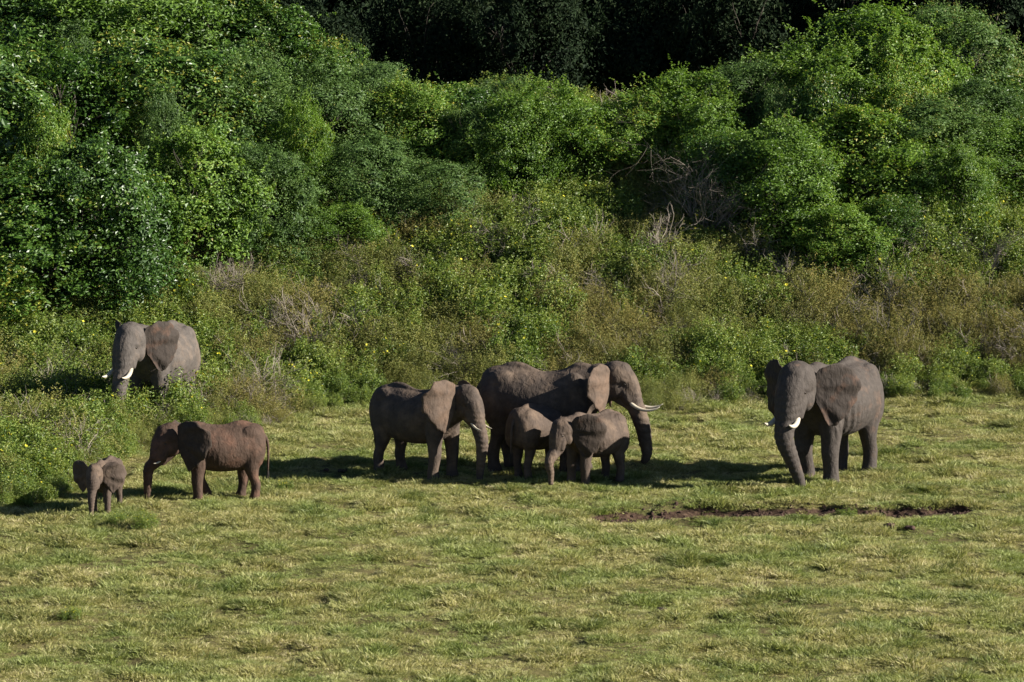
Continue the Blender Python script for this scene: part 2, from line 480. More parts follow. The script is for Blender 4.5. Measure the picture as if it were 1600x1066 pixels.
def elephant(name, label, H, px, row, heading, mat, feet=None, trunk=None, yaw=0, pitch=0, ear=(45, 45), ear_roll=(0, 0), ear_size=1.0,
             tusk=0.3, tusk_r=0.022, girth=1.0, hs=1.0, leg=1.0, calf=False, tail=None, xy=None, ear_tilt=(0, 0), hump=0.0, tusk_up=0.35, seed=1,
             neck_drop=0.0, group='elephants of the herd', category='elephant', headpos=(0, 0), saddle=0.0, curl=1.0, body_len=1.0, trunk_r=1.0, tusk_splay=0.035, wrk=0.4, ear_dz=0.0, earmat=None):
    if xy is None:
        xy = gpt(px, row)
    root = bpy.data.objects.new(name, None)
    COL.objects.link(root)
    zt = float(terrain(*xy))
    root.location = (xy[0], xy[1], zt - 0.02)
    root.rotation_euler = (0, 0, R(heading))
    root.empty_display_size = 0.5
    prop(root, label, category, group)
    g = girth; L = body_len
    feet = feet or dict(FL=0.0, FR=0.0, HL=0.0, HR=0.0)
    parts = []
    # trunk of the body: rump -> neck  (x, y, z, half height, half width)
    S = [(-0.625, 0, .70, .07, .06), (-0.608, 0, .70, .17, .135), (-0.56, 0, .695, .235, .195), (-0.45, 0, .685, .28, .245 * g),
         (-0.30, 0, .668, .294, .268 * g), (-0.12, 0, .65 - saddle * .5, .294, .288 * g), (0.06, 0, .648 - saddle * .8, .288, .290 * g), (0.22, 0, .675, .290, .250 * g),
         (0.34, 0, .708, .270, .205 * g), (0.44, 0, .755, .225, .180), (0.54, 0, .80, .180, .145), (0.64, 0, .82 , .13, .11)]
    S = [(x * L if x < 0.3 else x - 0.3 + 0.3 * L, y, z - (neck_drop * max(0, x - .40) * 2.2), a, b) for x, y, z, a, b in S]
    dx = 0.3 * L - 0.3
    parts.append(rings(S, 28, pear=0.22))
    # spine ridge, shoulder hump, hip bones
    parts.append(tube([(-0.56 * L, 0, .83), (-0.40 * L, 0, .935), (-0.25 * L, 0, .955), (-0.05, 0, .925 - saddle * 1.2), (0.15, 0, .935 - saddle), (0.30, 0, .965 + hump), (0.45 + dx, 0, .935 - neck_drop * .1)],
                      [.03, .045, .045, .035, .04, .05, .05], n=30))
    for s in (1, -1):
        parts.append(ball((-0.40 * L, s * .120, .81), (.15, .085, .13)))
        parts.append(ball((0.31 * L, s * .135 * g, .70), (.125, .095, .24), rot=-12))
        parts.append(ball((-0.41 * L, s * .145 * g, .62), (.165, .105, .24), rot=10))
    lg = leg
    hh = Vector((0.56 + dx, 0, .83 - neck_drop * 0.35))
    for key, s in (('FL', 1), ('FR', -1)):
        v = feet[key]; fx, lift = (v if isinstance(v, tuple) else (v, 0))
        x0 = 0.325 * L; y = s * 0.135
        xf_ = x0 + fx
        kn = x0 + fx * 0.45 + 0.012 + (0.05 if lift else 0)
        parts.append(rings([(x0 - .005, y, .74, .12, .07), (x0, y, .60, .115, .085), (x0 + fx * .15 + .004, y, .48, .092 * lg, .082 * lg), (kn - .004, y, .36, .075 * lg, .070 * lg),
                            (kn + .004, y, .27, .068 * lg, .064 * lg), ((kn + xf_) / 2, y, .17 + lift, .058 * lg, .058 * lg), (xf_ - .004, y, .085 + lift, .056 * lg, .058 * lg),
                            (xf_ + .004, y, .035 + lift, .064 * lg, .064 * lg), (xf_ + .004, y, .0 + lift, .067 * lg, .067 * lg)], 18, axis='z'))
    for key, s in (('HL', 1), ('HR', -1)):
        v = feet[key]; fx, lift = (v if isinstance(v, tuple) else (v, 0))
        x0 = -0.42 * L; y = s * 0.125
        xf_ = x0 + fx - 0.005
        kn = x0 + fx * 0.35 + 0.022
        hk = x0 + fx * 0.85 - 0.016
        parts.append(rings([(x0 + .01, y, .76, .15, .08), (x0 + .005, y, .62, .155, .10), (x0 + fx * .2 + .015, y, .49, .120 * lg, .088 * lg), (kn, y, .39, .088 * lg, .072 * lg),
                            (kn * .4 + hk * .6 + .012, y, .29, .064 * lg, .058 * lg), (hk, y, .20 + lift, .058 * lg, .053 * lg), (hk * .3 + xf_ * .7, y, .10 + lift, .052 * lg, .053 * lg),
                            (xf_ + .010, y, .035 + lift, .062 * lg, .058 * lg), (xf_ + .012, y, .0 + lift, .065 * lg, .060 * lg)], 18, axis='z'))
    # head, in its own frame about the neck
    hx, hz = dx + headpos[0], -neck_drop + headpos[1]
    M = Matrix.Translation((hx, 0, hz)) @ head_matrix(yaw, pitch, (0.52, 0, 0.86)) @ Matrix.Translation((0.58, 0, .86)) @ Matrix.Diagonal((hs, hs, hs, 1)) @ Matrix.Translation((-0.58, 0, -.86))
    def hd(t): return xf(M, t[0]), t[1], t[2]
    parts.append(hd(ball((.665, 0, .875), (.155, .140, .150), rot=20)))          # skull
    parts.append(hd(ball((.715, 0, .925), (.100, .105, .090))))                    # forehead
    parts.append(hd(ball((.61, 0, .83), (.13, .135, .18))))                     # nape and jaw corner
    parts.append(hd(ball((.665, .065, .765), (.10, .065, .105))))                    # cheeks
    parts.append(hd(ball((.665, -.065, .765), (.10, .065, .105))))
    parts.append(hd(tube([(.70, 0, .90), (.765, 0, .82), (.805, 0, .73), (.835, 0, .63)], [.115, .112, .102, .090], n=14)))   # face
    parts.append(hd(tube([(.63, 0, .73), (.70, 0, .665), (.755, 0, .61), (.79, 0, .565)], [.075, .062, .042, .022], n=12)))   # lower jaw and lip
    for s in (1, -1):
        parts.append(hd(tube([(.72, s * .07, .80), (.765, s * .068, .72), (.80, s * .066, .635)], [.040, .050, .042], n=10)))     # tusk sockets
        parts.append(hd(ball((.745, s * .100, .845), (.045, .026, .022))))          # brow
    parts.append(ball((0.50 + dx + headpos[0] * .5, 0, .875 - neck_drop * .4 + headpos[1]), (.13, .12, .115), rot=15))
    # trunk
    b0 = xf(M, [(.795, 0, .745), (.833, 0, .64)])
    tr = [tuple(b0[0]), tuple(b0[1])] + [tuple(p) for p in (trunk or [(.87, 0, .45), (.87, 0, .25), (.86, 0, .08)])]
    k = len(tr)
    rr = np.interp(np.linspace(0, 1, k), [0, .25, .6, 1], [.100, .084, .056, .031]) * hs * trunk_r
    TP = catmull(np.hstack([np.array(tr), rr[:, None]]), 46)
    parts.append(tube(TP[:, :3], TP[:, 3] * (1 + 0.022 * np.sin(np.arange(46) * 1.9)), 16))
    V, F = join(parts)
    me0 = mesh_np('hull', V * H, F, mat)
    tmp = link('hull', me0)
    rm = tmp.modifiers.new('r', 'REMESH'); rm.mode = 'VOXEL'; rm.voxel_size = 0.0098 * H
    sm = tmp.modifiers.new('s', 'SMOOTH'); sm.iterations = 7; sm.factor = 0.5
    dg = bpy.context.evaluated_depsgraph_get()
    me = bpy.data.meshes.new_from_object(tmp.evaluated_get(dg))
    bpy.data.objects.remove(tmp); bpy.data.meshes.remove(me0)
    me.name = 'elephant_body'
    # folds of loose skin
    nv = len(me.vertices); co = np.empty(nv * 3, np.float32); me.vertices.foreach_get('co', co); co = co.reshape(-1, 3)
    no = np.empty(nv * 3, np.float32); me.vertex_normals.foreach_get('vector', no); no = no.reshape(-1, 3)
    u = co / H
    amp = wrk * 0.0035 * np.sin(u[:, 0] * 95 + 5 * np.sin(u[:, 2] * 9 + seed)) * smooth(.20, .12, np.abs(u[:, 0] - .20)) * smooth(.75, .6, u[:, 2]) * smooth(.36, .44, u[:, 2])
    amp = amp + 0.006 * (fbm(u[:, 0] * 5 + u[:, 1] * 4, u[:, 2] * 5 + seed, 3, 2) - .5)
    amp = amp + 0.0030 * np.sin(u[:, 2] * 120 + u[:, 0] * 30) * .6 * smooth(.80 + dx, .85 + dx, u[:, 0]) * smooth(.9, .7, u[:, 2])
    co = co + no * (amp * H)[:, None]
    me.vertices.foreach_set('co', co.astype(np.float32).ravel())
    me.materials.clear(); me.materials.append(mat)
    me.polygons.foreach_set('use_smooth', np.ones(len(me.polygons), bool))
    me.update()
    body = link('body', me, root)
    # ears
    for i, s in enumerate((1, -1)):
        es = ear_size if not isinstance(ear_size, tuple) else ear_size[i]
        em = ear_mesh(s, M, (.622, s * .130, .80 + ear_dz), ear[i], ear_roll[i] * s, es, earmat or mat, seed * 10 + i, H, ear_tilt[i], curl)
        link('ear', em, root)
    # eyes
    for s in (1, -1):
        v, f4, f3 = ball((.762, s * .112, .815), (.013, .007, .010), 12)
        link('eye', mesh_np('eye', xf(M, v) * H, [f4, f3], M_EYE, smooth_=True), root)
    # tusks
    if tusk > 0:
        for s in (1, -1):
            P = []
            a = R(48)
            x, y, z = .797, s * .068, .66
            P.append((x, y, z))
            m = 9
            for q in range(m):
                st = tusk / m
                a_ = a * (1 - (q / m) * (1 + tusk_up)) if tusk > 0.12 else a
                x += math.cos(a_) * st; z -= math.sin(a_) * st; y += s * st * (tusk_splay / 0.3) * (1.6 - 2.2 * q / m) * 1.2
                P.append((x, y, z))
            rad = np.interp(np.linspace(0, 1, len(P)), [0, .5, .85, 1], [tusk_r, tusk_r * .86, tusk_r * .5, tusk_r * .12])
            v, f4, f3 = tube(P, rad, 12, n=22)
            link('tusk', mesh_np('tusk', xf(M, v) * H, [f4, f3], M_IVORY, smooth_=True), root)
    # tail
    tp = tail or [(-.60, 0, .80), (-.655, 0, .72), (-.67, 0, .58), (-.665, .01, .44), (-.66, .015, .34)]
    tp = [((p[0] * L if p[0] < -.3 else p[0]), p[1], p[2]) for p in tp]
    v, f4, f3 = tube(tp, np.interp(np.linspace(0, 1, len(tp)), [0, .3, 1], [.034, .019, .009]), 10, n=24)
    t = link('tail', mesh_np('tail', v * H, [f4, f3], mat, smooth_=True), root)
    r = np.random.default_rng(seed)
    e = np.array(tp[-1]); dirv = e - np.array(tp[-2]); dirv /= np.linalg.norm(dirv)
    hp = []
    for q in range(26):
        off = r.normal(0, .012, 3); off[2] = -abs(off[2])
        st = e - dirv * r.uniform(0, .05)
        hp.append(tube([st, st + dirv * .04 + off * .5, st + dirv * .10 + off], [.004, .003, .001], 4))
    v, f = join(hp)
    link('tail_tuft', mesh_np('tail_tuft', v * H, f, M_HAIR), t)
    return root

def all_elephants():
    # cow walking right, seen from her right flank, ears out
    elephant('elephant', 'grey cow elephant with wide flat lit ear, trunk hanging straight, behind the larger cow', 2.36, 656, 746, -39, M_SKIN,
             earmat=M_EAR_PALE, girth=.95,
             feet=dict(FL=.02, FR=-.02, HL=.05, HR=-.06), yaw=-2, pitch=4, ear=(12, 80), ear_roll=(0, -4), ear_size=(.75, 1.08), ear_dz=.05, tusk=.20, tusk_r=.015, leg=1.08,
             trunk=[(.875, 0, .46), (.865, 0, .28), (.85, 0, .12), (.84, 0, .015)], seed=1, tusk_up=.1, saddle=.01, headpos=(0, .05))
    # big cow
    elephant('elephant', 'largest cow elephant with long curved white tusks, trunk tip curled above the grass', 2.82, 855, 740, -13, M_SKIN,
             earmat=M_EAR_PALE, girth=.93,
             feet=dict(FL=.0, FR=-.05, HL=.04, HR=-.05), yaw=2, pitch=0, ear=(60, 68), ear_roll=(0, 4), ear_size=(.8, .92), tusk=.34, tusk_r=.019, leg=1.08,
             trunk=[(.885, 0, .46), (.915, 0, .30), (.93, 0, .20), (.91, 0, .135), (.88, 0, .145)], seed=2, saddle=.03, tusk_up=.8, hs=.96, headpos=(-.02, .02))
    # calf with its rump to the camera
    elephant('elephant', 'elephant calf seen from behind with its rump and thin tail towards the camera', 1.92, 846, 747.5, 48, M_SKIN_CALF,
             feet=dict(FL=.03, FR=.0, HL=.06, HR=-.03), yaw=10, pitch=4, ear=(50, 52), ear_size=.9, tusk=.05, tusk_r=.012, headpos=(.02, .05),
             trunk=[(.86, 0, .42), (.84, 0, .25), (.82, 0, .10)], seed=3, girth=1.02, body_len=.9, leg=1.02)
    # calf facing it
    elephant('elephant', 'elephant calf facing left with its head pressed against the other calf and one ear spread', 1.86, 929, 758, 221, M_SKIN_CALF,
             feet=dict(FL=.03, FR=.05, HL=-.02, HR=.03), yaw=-8, pitch=14, ear=(32, 50), ear_roll=(-8, 0), ear_size=(1.08, .7), tusk=.06, tusk_r=.011, neck_drop=.03,
             trunk=[(.83, 0, .38), (.80, 0, .22), (.80, 0, .06)], seed=4, girth=1.02, leg=1.08, hs=1.06, headpos=(-.05, 0), body_len=.80, earmat=M_EAR_DARK)
    # bull on the right
    elephant('elephant', 'massive dark grey bull elephant standing alone on open grass, turned towards the camera', 3.10, 1302, 750, 236, M_SKIN_GREY,
             feet=dict(FL=.0, FR=-.08, HL=-.02, HR=.03), yaw=4, pitch=2, body_len=.87, ear_dz=-.0, curl=.5, earmat=M_EAR_GREY, ear=(44, 50), ear_roll=(0, 0), ear_size=.84, tusk=.22, tusk_r=.022, hs=1.14, trunk_r=.95,
             trunk=[(.87, .03, .46), (.80, .07, .26), (.735, .10, .10), (.71, .11, .01)], seed=5, leg=1.15, girth=.98, tusk_up=.75, tusk_splay=.05, headpos=(0, .02), wrk=1.0)
    # young one walking left
    elephant('elephant', 'reddish brown young elephant walking left with a short white tusk and trunk to the ground', 1.96, 345, 784, 195, M_SKIN_RED,
             feet=dict(FL=.02, FR=-.14, HL=-.03, HR=.10), yaw=10, pitch=6, hs=1.14, body_len=.92, girth=.93, headpos=(0, .02), ear=(52, 40), ear_roll=(-6, 0), ear_size=(1.04, .72), ear_dz=.03, tusk=.13, tusk_r=.012, neck_drop=.04,
             trunk=[(.915, .02, .44), (.935, .03, .26), (.945, .03, .12), (.955, .03, .0)], seed=6, leg=1.12, earmat=M_EAR_DARK, trunk_r=.88)
    # baby
    elephant('elephant', 'smallest elephant, a baby facing the camera with both ears spread wide', 1.34, 166, 803, 258, M_SKIN_CALF,
             feet=dict(FL=.05, FR=-.02, HL=-.02, HR=.03), yaw=0, pitch=8, ear=(60, 62), ear_size=1.0, tusk=0, neck_drop=.02,
             trunk=[(.85, 0, .40), (.86, 0, .22), (.86, 0, .05)], seed=7, girth=.95, hs=1.08, body_len=.9)
    # bull in the scrub
    elephant('elephant', 'pale grey bull elephant half hidden in the flowering scrub on the slope', 2.80, 252, 671, 248, M_SKIN_PALE,
             feet=dict(FL=.0, FR=.02, HL=-.03, HR=.03), yaw=-2, pitch=4, ear=(34, 36), ear_dz=.0, body_len=.82, ear_roll=(6, 0), ear_size=.84, earmat=M_EAR_GREY, tusk=.25, tusk_r=.022, hs=1.1,
             trunk=[(.88, 0, .42), (.86, .0, .25), (.84, .0, .10)], seed=8, leg=1.08, tusk_up=.5, tusk_splay=.05, headpos=(0, .055))

all_elephants()

# ------------------------------------------------------------------ ground
def ground_material():
    m, nt, ns, ln = newmat('ground')
    ge = ns.new('ShaderNodeNewGeometry')
    n1 = ns.new('ShaderNodeTexNoise'); n1.inputs['Scale'].default_value = 0.5; n1.inputs['Detail'].default_value = 6
    ln.new(ge.outputs['Position'], n1.inputs['Vector'])
    r1 = ramp(ns, [(0.35, (0.060, 0.058, 0.018)), (0.5, (0.105, 0.088, 0.036)), (0.68, (0.045, 0.052, 0.014))]); ln.new(n1.outputs['Fac'], r1.inputs[0])
    n2 = ns.new('ShaderNodeTexNoise'); n2.inputs['Scale'].default_value = 9; n2.inputs['Detail'].default_value = 5
    ln.new(ge.outputs['Position'], n2.inputs['Vector'])
    soil = ramp(ns, [(0.3, (0.028, 0.016, 0.012)), (0.55, (0.056, 0.035, 0.023)), (0.8, (0.115, 0.075, 0.050))]); ln.new(n2.outputs['Fac'], soil.inputs[0])
    at = ns.new('ShaderNodeAttribute'); at.attribute_name = 'bare'
    ad = ns.new('ShaderNodeMath'); ad.operation = 'MULTIPLY_ADD'; ln.new(n2.outputs['Fac'], ad.inputs[0]); ad.inputs[1].default_value = 0.5
    ln.new(at.outputs['Fac'], ad.inputs[2])
    rb = ramp(ns, [(0.5, (0, 0, 0)), (0.62, (1, 1, 1))]); ln.new(ad.outputs[0], rb.inputs[0])
    mx = ns.new('ShaderNodeMix'); mx.data_type = 'RGBA'
    ln.new(rb.outputs[0], mx.inputs[0]); ln.new(r1.outputs[0], mx.inputs[6]); ln.new(soil.outputs[0], mx.inputs[7])
    pb = ns.new('ShaderNodeBsdfPrincipled'); pb.inputs['Roughness'].default_value = 0.95; pb.inputs['Specular IOR Level'].default_value = 0.1
    ln.new(mx.outputs[2], pb.inputs['Base Color'])
    bp = ns.new('ShaderNodeBump'); bp.inputs['Strength'].default_value = 0.8; bp.inputs['Distance'].default_value = 0.06
    ln.new(n2.outputs['Fac'], bp.inputs['Height']); ln.new(bp.outputs[0], pb.inputs['Normal'])
    out = ns.new('ShaderNodeOutputMaterial'); ln.new(pb.outputs[0], out.inputs['Surface'])
    return m

def track(x, y):                                # worn, paler trail crossing the near meadow
    x = np.asarray(x, float); y = np.asarray(y, float)
    t = np.clip((y + 17.2) / 4.6, 0, 1)
    cx = 4.1 + 2.0 * t + 0.35 * (vnoise(y * .8, 1.1, 71) - .5)
    return np.exp(-((x - cx) / 0.28) ** 2) * smooth(-17.8, -16.2, y) * smooth(-12.0, -13.2, y)

def build_ground():
    xs = np.unique(np.concatenate([np.linspace(-1500, -60, 20), np.linspace(-60, -20, 41), np.arange(-20, 20, 0.18), np.linspace(20, 75, 56), np.linspace(75, 1500, 20)]))
    ys = np.unique(np.concatenate([np.linspace(-1500, -120, 15), np.linspace(-120, -30, 46), np.arange(-30, -8.0, 0.3), np.arange(-8.0, -3.0, 0.07), np.arange(-3.0, 40, 0.25), np.linspace(40, 140, 80), np.linspace(140, 1500, 20)]))
    X, Y = np.meshgrid(xs, ys)
    Z = terrain(X, Y)
    cy, wd = bank(X, Y)
    V = np.stack([X.ravel(), Y.ravel(), Z.ravel()], 1)
    nx, ny = len(xs), len(ys)
    i = np.arange((ny - 1) * (nx - 1)); r = i // (nx - 1); c = i % (nx - 1); a = r * nx + c
    F = np.stack([a, a + 1, a + nx + 1, a + nx], 1)
    me = mesh_np('ground', V, F, ground_material(), smooth_=True)
    bare = smooth(1.25, 0.6, np.abs(Y - cy) / np.maximum(wd, .01)) * (wd > .04)
    bare = np.maximum(bare, 0.30 * track(X, Y))
    at = me.attributes.new('bare', 'FLOAT', 'POINT'); at.data.foreach_set('value', bare.ravel().astype(np.float32))
    o = link('ground', me); prop(o, 'grassy crater floor rising into a scrub slope', kind='structure')

build_ground()

# ------------------------------------------------------------------ plant materials
M_GRASS = leaf_mat('grass_blades', [(0.0, (0.085, 0.108, 0.026)), (0.35, (0.225, 0.218, 0.072)), (0.65, (0.365, 0.340, 0.125)), (0.9, (0.46, 0.41, 0.21)), (1.0, (0.54, 0.47, 0.27))],
                   0.55, 0.3, 0.35, 0.45, patch=(0.72, 0.88, 0.70), patch_scale=0.55)
M_LEAF_GLOSSY = leaf_mat('glossy_leaves', [(0.0, (0.029, 0.065, 0.012)), (0.5, (0.062, 0.129, 0.018)), (0.85, (0.115, 0.188, 0.029)), (1.0, (0.268, 0.255, 0.040))], 0.42, 0.42, 0.24, 0.3)
M_LEAF_FINE = leaf_mat('feathery_leaves', [(0.0, (0.040, 0.078, 0.018)), (0.5, (0.090, 0.157, 0.036)), (0.9, (0.150, 0.226, 0.052)), (1.0, (0.226, 0.210, 0.060))], 0.55, 0.3, 0.28, 0.3)
M_LEAF_BRIGHT = leaf_mat('vine_leaves', [(0.0, (0.052, 0.101, 0.015)), (0.5, (0.123, 0.213, 0.029)), (0.9, (0.208, 0.296, 0.046)), (1.0, (0.349, 0.309, 0.054))], 0.5, 0.4, 0.32, 0.3)
M_LEAF_SHADE = leaf_mat('gully_shade_leaves', [(0.0, (0.009, 0.018, 0.008)), (0.6, (0.018, 0.032, 0.012)), (1.0, (0.036, 0.05, 0.02))], 0.7, 0.1, 0.15, 0.4)  # shade of the gully put into the leaf colour, darker than real foliage
M_SCRUB_GREEN = leaf_mat('scrub_green', [(0.0, (0.056, 0.100, 0.015)), (0.5, (0.131, 0.188, 0.033)), (1.0, (0.237, 0.269, 0.056))], 0.5, 0.4, 0.32, 0.35)
M_SCRUB_OLIVE = leaf_mat('scrub_olive', [(0.0, (0.070, 0.088, 0.020)), (0.5, (0.152, 0.172, 0.040)), (1.0, (0.270, 0.255, 0.070))], 0.6, 0.3, 0.32, 0.4)
M_SCRUB_RUST = leaf_mat('scrub_rust', [(0.0, (0.078, 0.086, 0.024)), (0.5, (0.160, 0.160, 0.044)), (1.0, (0.265, 0.220, 0.070))], 0.7, 0.2, 0.3, 0.35)
M_TWIG = plain_mat('grey_twigs', (0.13, 0.105, 0.085), (0.27, 0.23, 0.19), 3, 0.85)
M_BARK = plain_mat('bark', (0.030, 0.026, 0.020), (0.075, 0.063, 0.048), 4, 0.9, 0.6)
M_FLOWER = leaf_mat('yellow_petals', [(0.0, (0.62, 0.52, 0.03)), (1.0, (0.78, 0.72, 0.08))], 0.6, 0.2, 0.25, 0.2)
M_SOIL = plain_mat('clod', (0.030, 0.018, 0.013), (0.09, 0.054, 0.040), 9, 0.95, 0.8)
M_DUNG = plain_mat('dung', (0.022, 0.018, 0.013), (0.06, 0.045, 0.03), 12, 0.95, 0.8)

# ------------------------------------------------------------------ leaf clouds, twigs, tufts
def unit(v): return v / (np.linalg.norm(v, axis=-1, keepdims=True) + 1e-9)

def leaves(P, N, size, r, aspect=0.45, fold=0.12, jit=0.9, tint=None):
    """one rhombic folded leaf at every point of P, its face roughly towards N"""
    n = len(P)
    N = unit(N + r.normal(0, jit * 0.6, (n, 3)))
    D = unit(np.cross(N, r.normal(0, 1, (n, 3))))
    S = np.cross(N, D)
    L = size * r.uniform(0.65, 1.35, (n, 1))
    W = L * aspect
    b = P - D * L * 0.5
    t = P + D * L * 0.5 - N * L * 0.15
    m = P - N * 0
    v = np.empty((n, 4, 3))
    v[:, 0] = b; v[:, 1] = m + S * W * 0.5 + N * L * fold; v[:, 2] = t; v[:, 3] = m - S * W * 0.5 + N * L * fold
    V = v.reshape(-1, 3)
    F = np.arange(4 * n).reshape(-1, 4)
    if tint is None: tint = r.uniform(0.1, 0.9, n)
    return V, F, tint

def shell_points(n, r, lumps):
    """points spread near the surface of a cloud of balls: lumps rows = x y z rx ry rz; returns points, outward normals, lump index"""
    w_ = lumps[:, 3] * lumps[:, 4]; w_ = w_ / w_.sum()
    idx = r.choice(len(lumps), n, p=w_)
    d = unit(r.normal(0, 1, (n, 3)))
    rad = 1 - np.abs(r.normal(0, 0.16, (n, 1)))
    P = lumps[idx, :3] + d * lumps[idx, 3:6] * rad
    q = lumps[:, 3].mean()
    ph = r.uniform(0, 6, 6)
    f = 1.9 / q
    P = P + 0.26 * q * np.stack([np.sin(P[:, 1] * f + ph[0]) + np.sin(P[:, 2] * f * 1.7 + ph[1]), np.sin(P[:, 2] * f + ph[2]) + np.sin(P[:, 0] * f * 1.6 + ph[3]),
                                 np.sin(P[:, 0] * f * 1.2 + ph[4]) + np.sin(P[:, 1] * f * 1.5 + ph[5])], 1)
    return P, d, idx

class Stuff:
    def __init__(s): s.V = []; s.F4 = []; s.F3 = []; s.m4 = []; s.m3 = []; s.t4 = []; s.t3 = []; s.o = 0
    def add(s, V, F4=None, F3=None, m=0, t=None, t3=None):
        s.V.append(np.asarray(V, float))
        if F4 is not None and len(F4):
            s.F4.append(F4 + s.o); s.m4.append(np.full(len(F4), m)); s.t4.append(np.full(len(F4), .5) if t is None else t)
        if F3 is not None and len(F3):
            s.F3.append(F3 + s.o); s.m3.append(np.full(len(F3), m)); s.t3.append(np.full(len(F3), .5) if t3 is None else t3)
        s.o += len(V)
    def build(s, name, mats, smooth_=False):
        F = []; m = []; t = []
        if s.F4: F.append(np.vstack(s.F4)); m += s.m4; t += s.t4
        if s.F3: F.append(np.vstack(s.F3)); m += s.m3; t += s.t3
        return mesh_np(name, np.vstack(s.V), F, mats, np.concatenate(m), np.concatenate(t), smooth_)

def stick(P, r0, r1, seg=3):
    return tube(P, np.linspace(r0, r1, len(P)), seg)

def twigs(S, r, base, height, spread, n, depth=2, r0=0.02, m=0, lean=(0, 0)):
    """forking bare stems from one root"""
    def grow(p, d, L, rad, lev):
        k = 4
        P = [np.array(p)]
        dd = np.array(d, float)
        for _ in range(k):
            dd = unit(dd + r.normal(0, 0.16, 3) + np.array([0, 0, 0.04]))
            P.append(P[-1] + dd * L / k)
        V, a, b = stick(P, rad, rad * 0.55)
        S.add(V, a, b, m)
        if lev > 0:
            for _ in range(r.integers(2, 5)):
                q = P[r.integers(1, k + 1)]
                grow(q, unit(dd + r.normal(0, 0.55, 3)), L * r.uniform(.45, .75), rad * 0.55, lev - 1)
    for _ in range(n):
        a = r.uniform(0, 2 * math.pi)
        d = unit(np.array([math.cos(a) * spread + lean[0], math.sin(a) * spread + lean[1], 1.0]))
        grow(base, d, height * r.uniform(.4, .65), r0, depth)

def canopy_lumps(r, rx, ry, h, n, lump, low=0.1):
    """balls packed over a rounded crown that reaches almost to the ground"""
    out = []
    for _ in range(n):
        z = r.uniform(low, 1) ** 0.9
        k = math.sqrt(max(0.0, 1 - max(0, (z - 0.45) / 0.58) ** 2)) * (0.82 + 0.18 * min(1, z / .3))
        a = r.uniform(0, 2 * math.pi)
        q = r.uniform(0.62, 1.0) if r.random() < .8 else r.uniform(0, .6)
        s_ = lump * (r.uniform(0.35, 0.8) if r.random() < .55 else r.uniform(.8, 1.4))
        out.append((math.cos(a) * rx * k * q, math.sin(a) * ry * k * q, z * h - s_ * .3, s_ * 1.1, s_ * 1.1, s_ * .85))
    return np.array(out)

def crown_mesh(name, seed, mat, rx=2.0, ry=1.8, h=5.0, n=9000, size=0.11, lumps=62, lump=0.62, aspect=.5, sprays=0):
    r = np.random.default_rng(seed)
    S = Stuff()
    L = canopy_lumps(r, rx, ry, h, lumps, lump)
    P, N, idx = shell_points(n, r, L)
    N = N + np.array([0, 0, .35])
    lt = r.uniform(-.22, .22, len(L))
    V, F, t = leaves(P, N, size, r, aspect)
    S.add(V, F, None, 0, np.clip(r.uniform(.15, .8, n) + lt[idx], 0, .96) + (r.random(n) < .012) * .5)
    # leaves on the crown's own uneven outer face tie the lumps together
    m_ = int(n * .22)
    th = r.uniform(0, 2 * math.pi, m_); zz = r.uniform(.03, 1, m_) ** .85
    kk = np.sqrt(np.maximum(0, 1 - np.maximum(0, (zz - .4) / .6) ** 2.4)) * (.86 + .14 * np.minimum(1, zz / .3))
    disp = .55 + .62 * fbm(th * 2.6 + seed, zz * 6.5, seed, 4) + r.normal(0, .07, m_)
    Pe = np.stack([np.cos(th) * rx * kk * disp, np.sin(th) * ry * kk * disp, zz * h * (.86 + .2 * fbm(th * 2 + 9, zz * 3, seed + 5, 2))], 1)
    V, F, t = leaves(Pe, np.stack([np.cos(th), np.sin(th), .25 + zz], 1), size, r, aspect)
    S.add(V, F, None, 0, np.clip(r.uniform(.1, .8, m_) + .5 * (fbm(th * 3, zz * 7, seed + 8, 2) - .5), 0, .96))
    # larger inner leaves fill the lumps
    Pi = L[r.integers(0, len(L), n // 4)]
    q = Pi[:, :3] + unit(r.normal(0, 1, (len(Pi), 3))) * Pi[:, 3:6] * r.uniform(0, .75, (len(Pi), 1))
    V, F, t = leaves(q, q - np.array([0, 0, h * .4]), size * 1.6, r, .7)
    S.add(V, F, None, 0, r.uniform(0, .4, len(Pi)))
    # leading shoots that break the outline
    for _ in range(sprays):
        p = L[r.integers(0, len(L))]
        d = unit(r.normal(0, .75, 3) + np.array([0, 0, 1.0]))
        b = p[:3] + d * p[3:6] * .8
        k = 26
        tt = r.uniform(0, 1, (k, 1))
        Q = b + d * tt * r.uniform(.4, 1.15) + r.normal(0, .06, (k, 3)) * (1.2 - tt)
        V, F, t = leaves(Q, r.normal(0, 1, (k, 3)) + d, size * .9, r, aspect)
        S.add(V, F, None, 0, r.uniform(.4, .9, k))
    return S.build(name, [mat])

def limbs_mesh(name, seed, h=5.0, rad=0.13, spread=.5):
    r = np.random.default_rng(seed)
    S = Stuff()
    P = [np.array([0, 0, -0.3])]; d = np.array([r.normal(0, .12), r.normal(0, .12), 1.0])
    for _ in range(6):
        d = unit(d + r.normal(0, .08, 3)); P.append(P[-1] + d * h * .12)
    V, a, b = tube(P, np.linspace(rad * 1.35, rad * .7, len(P)), 8); S.add(V, a, b, 0)
    for k in range(7):
        twigs(S, r, P[2 + k % 5], h * .75, spread * 1.4, 1, 2, rad * .45)
    return S.build(name, [M_BARK], True)

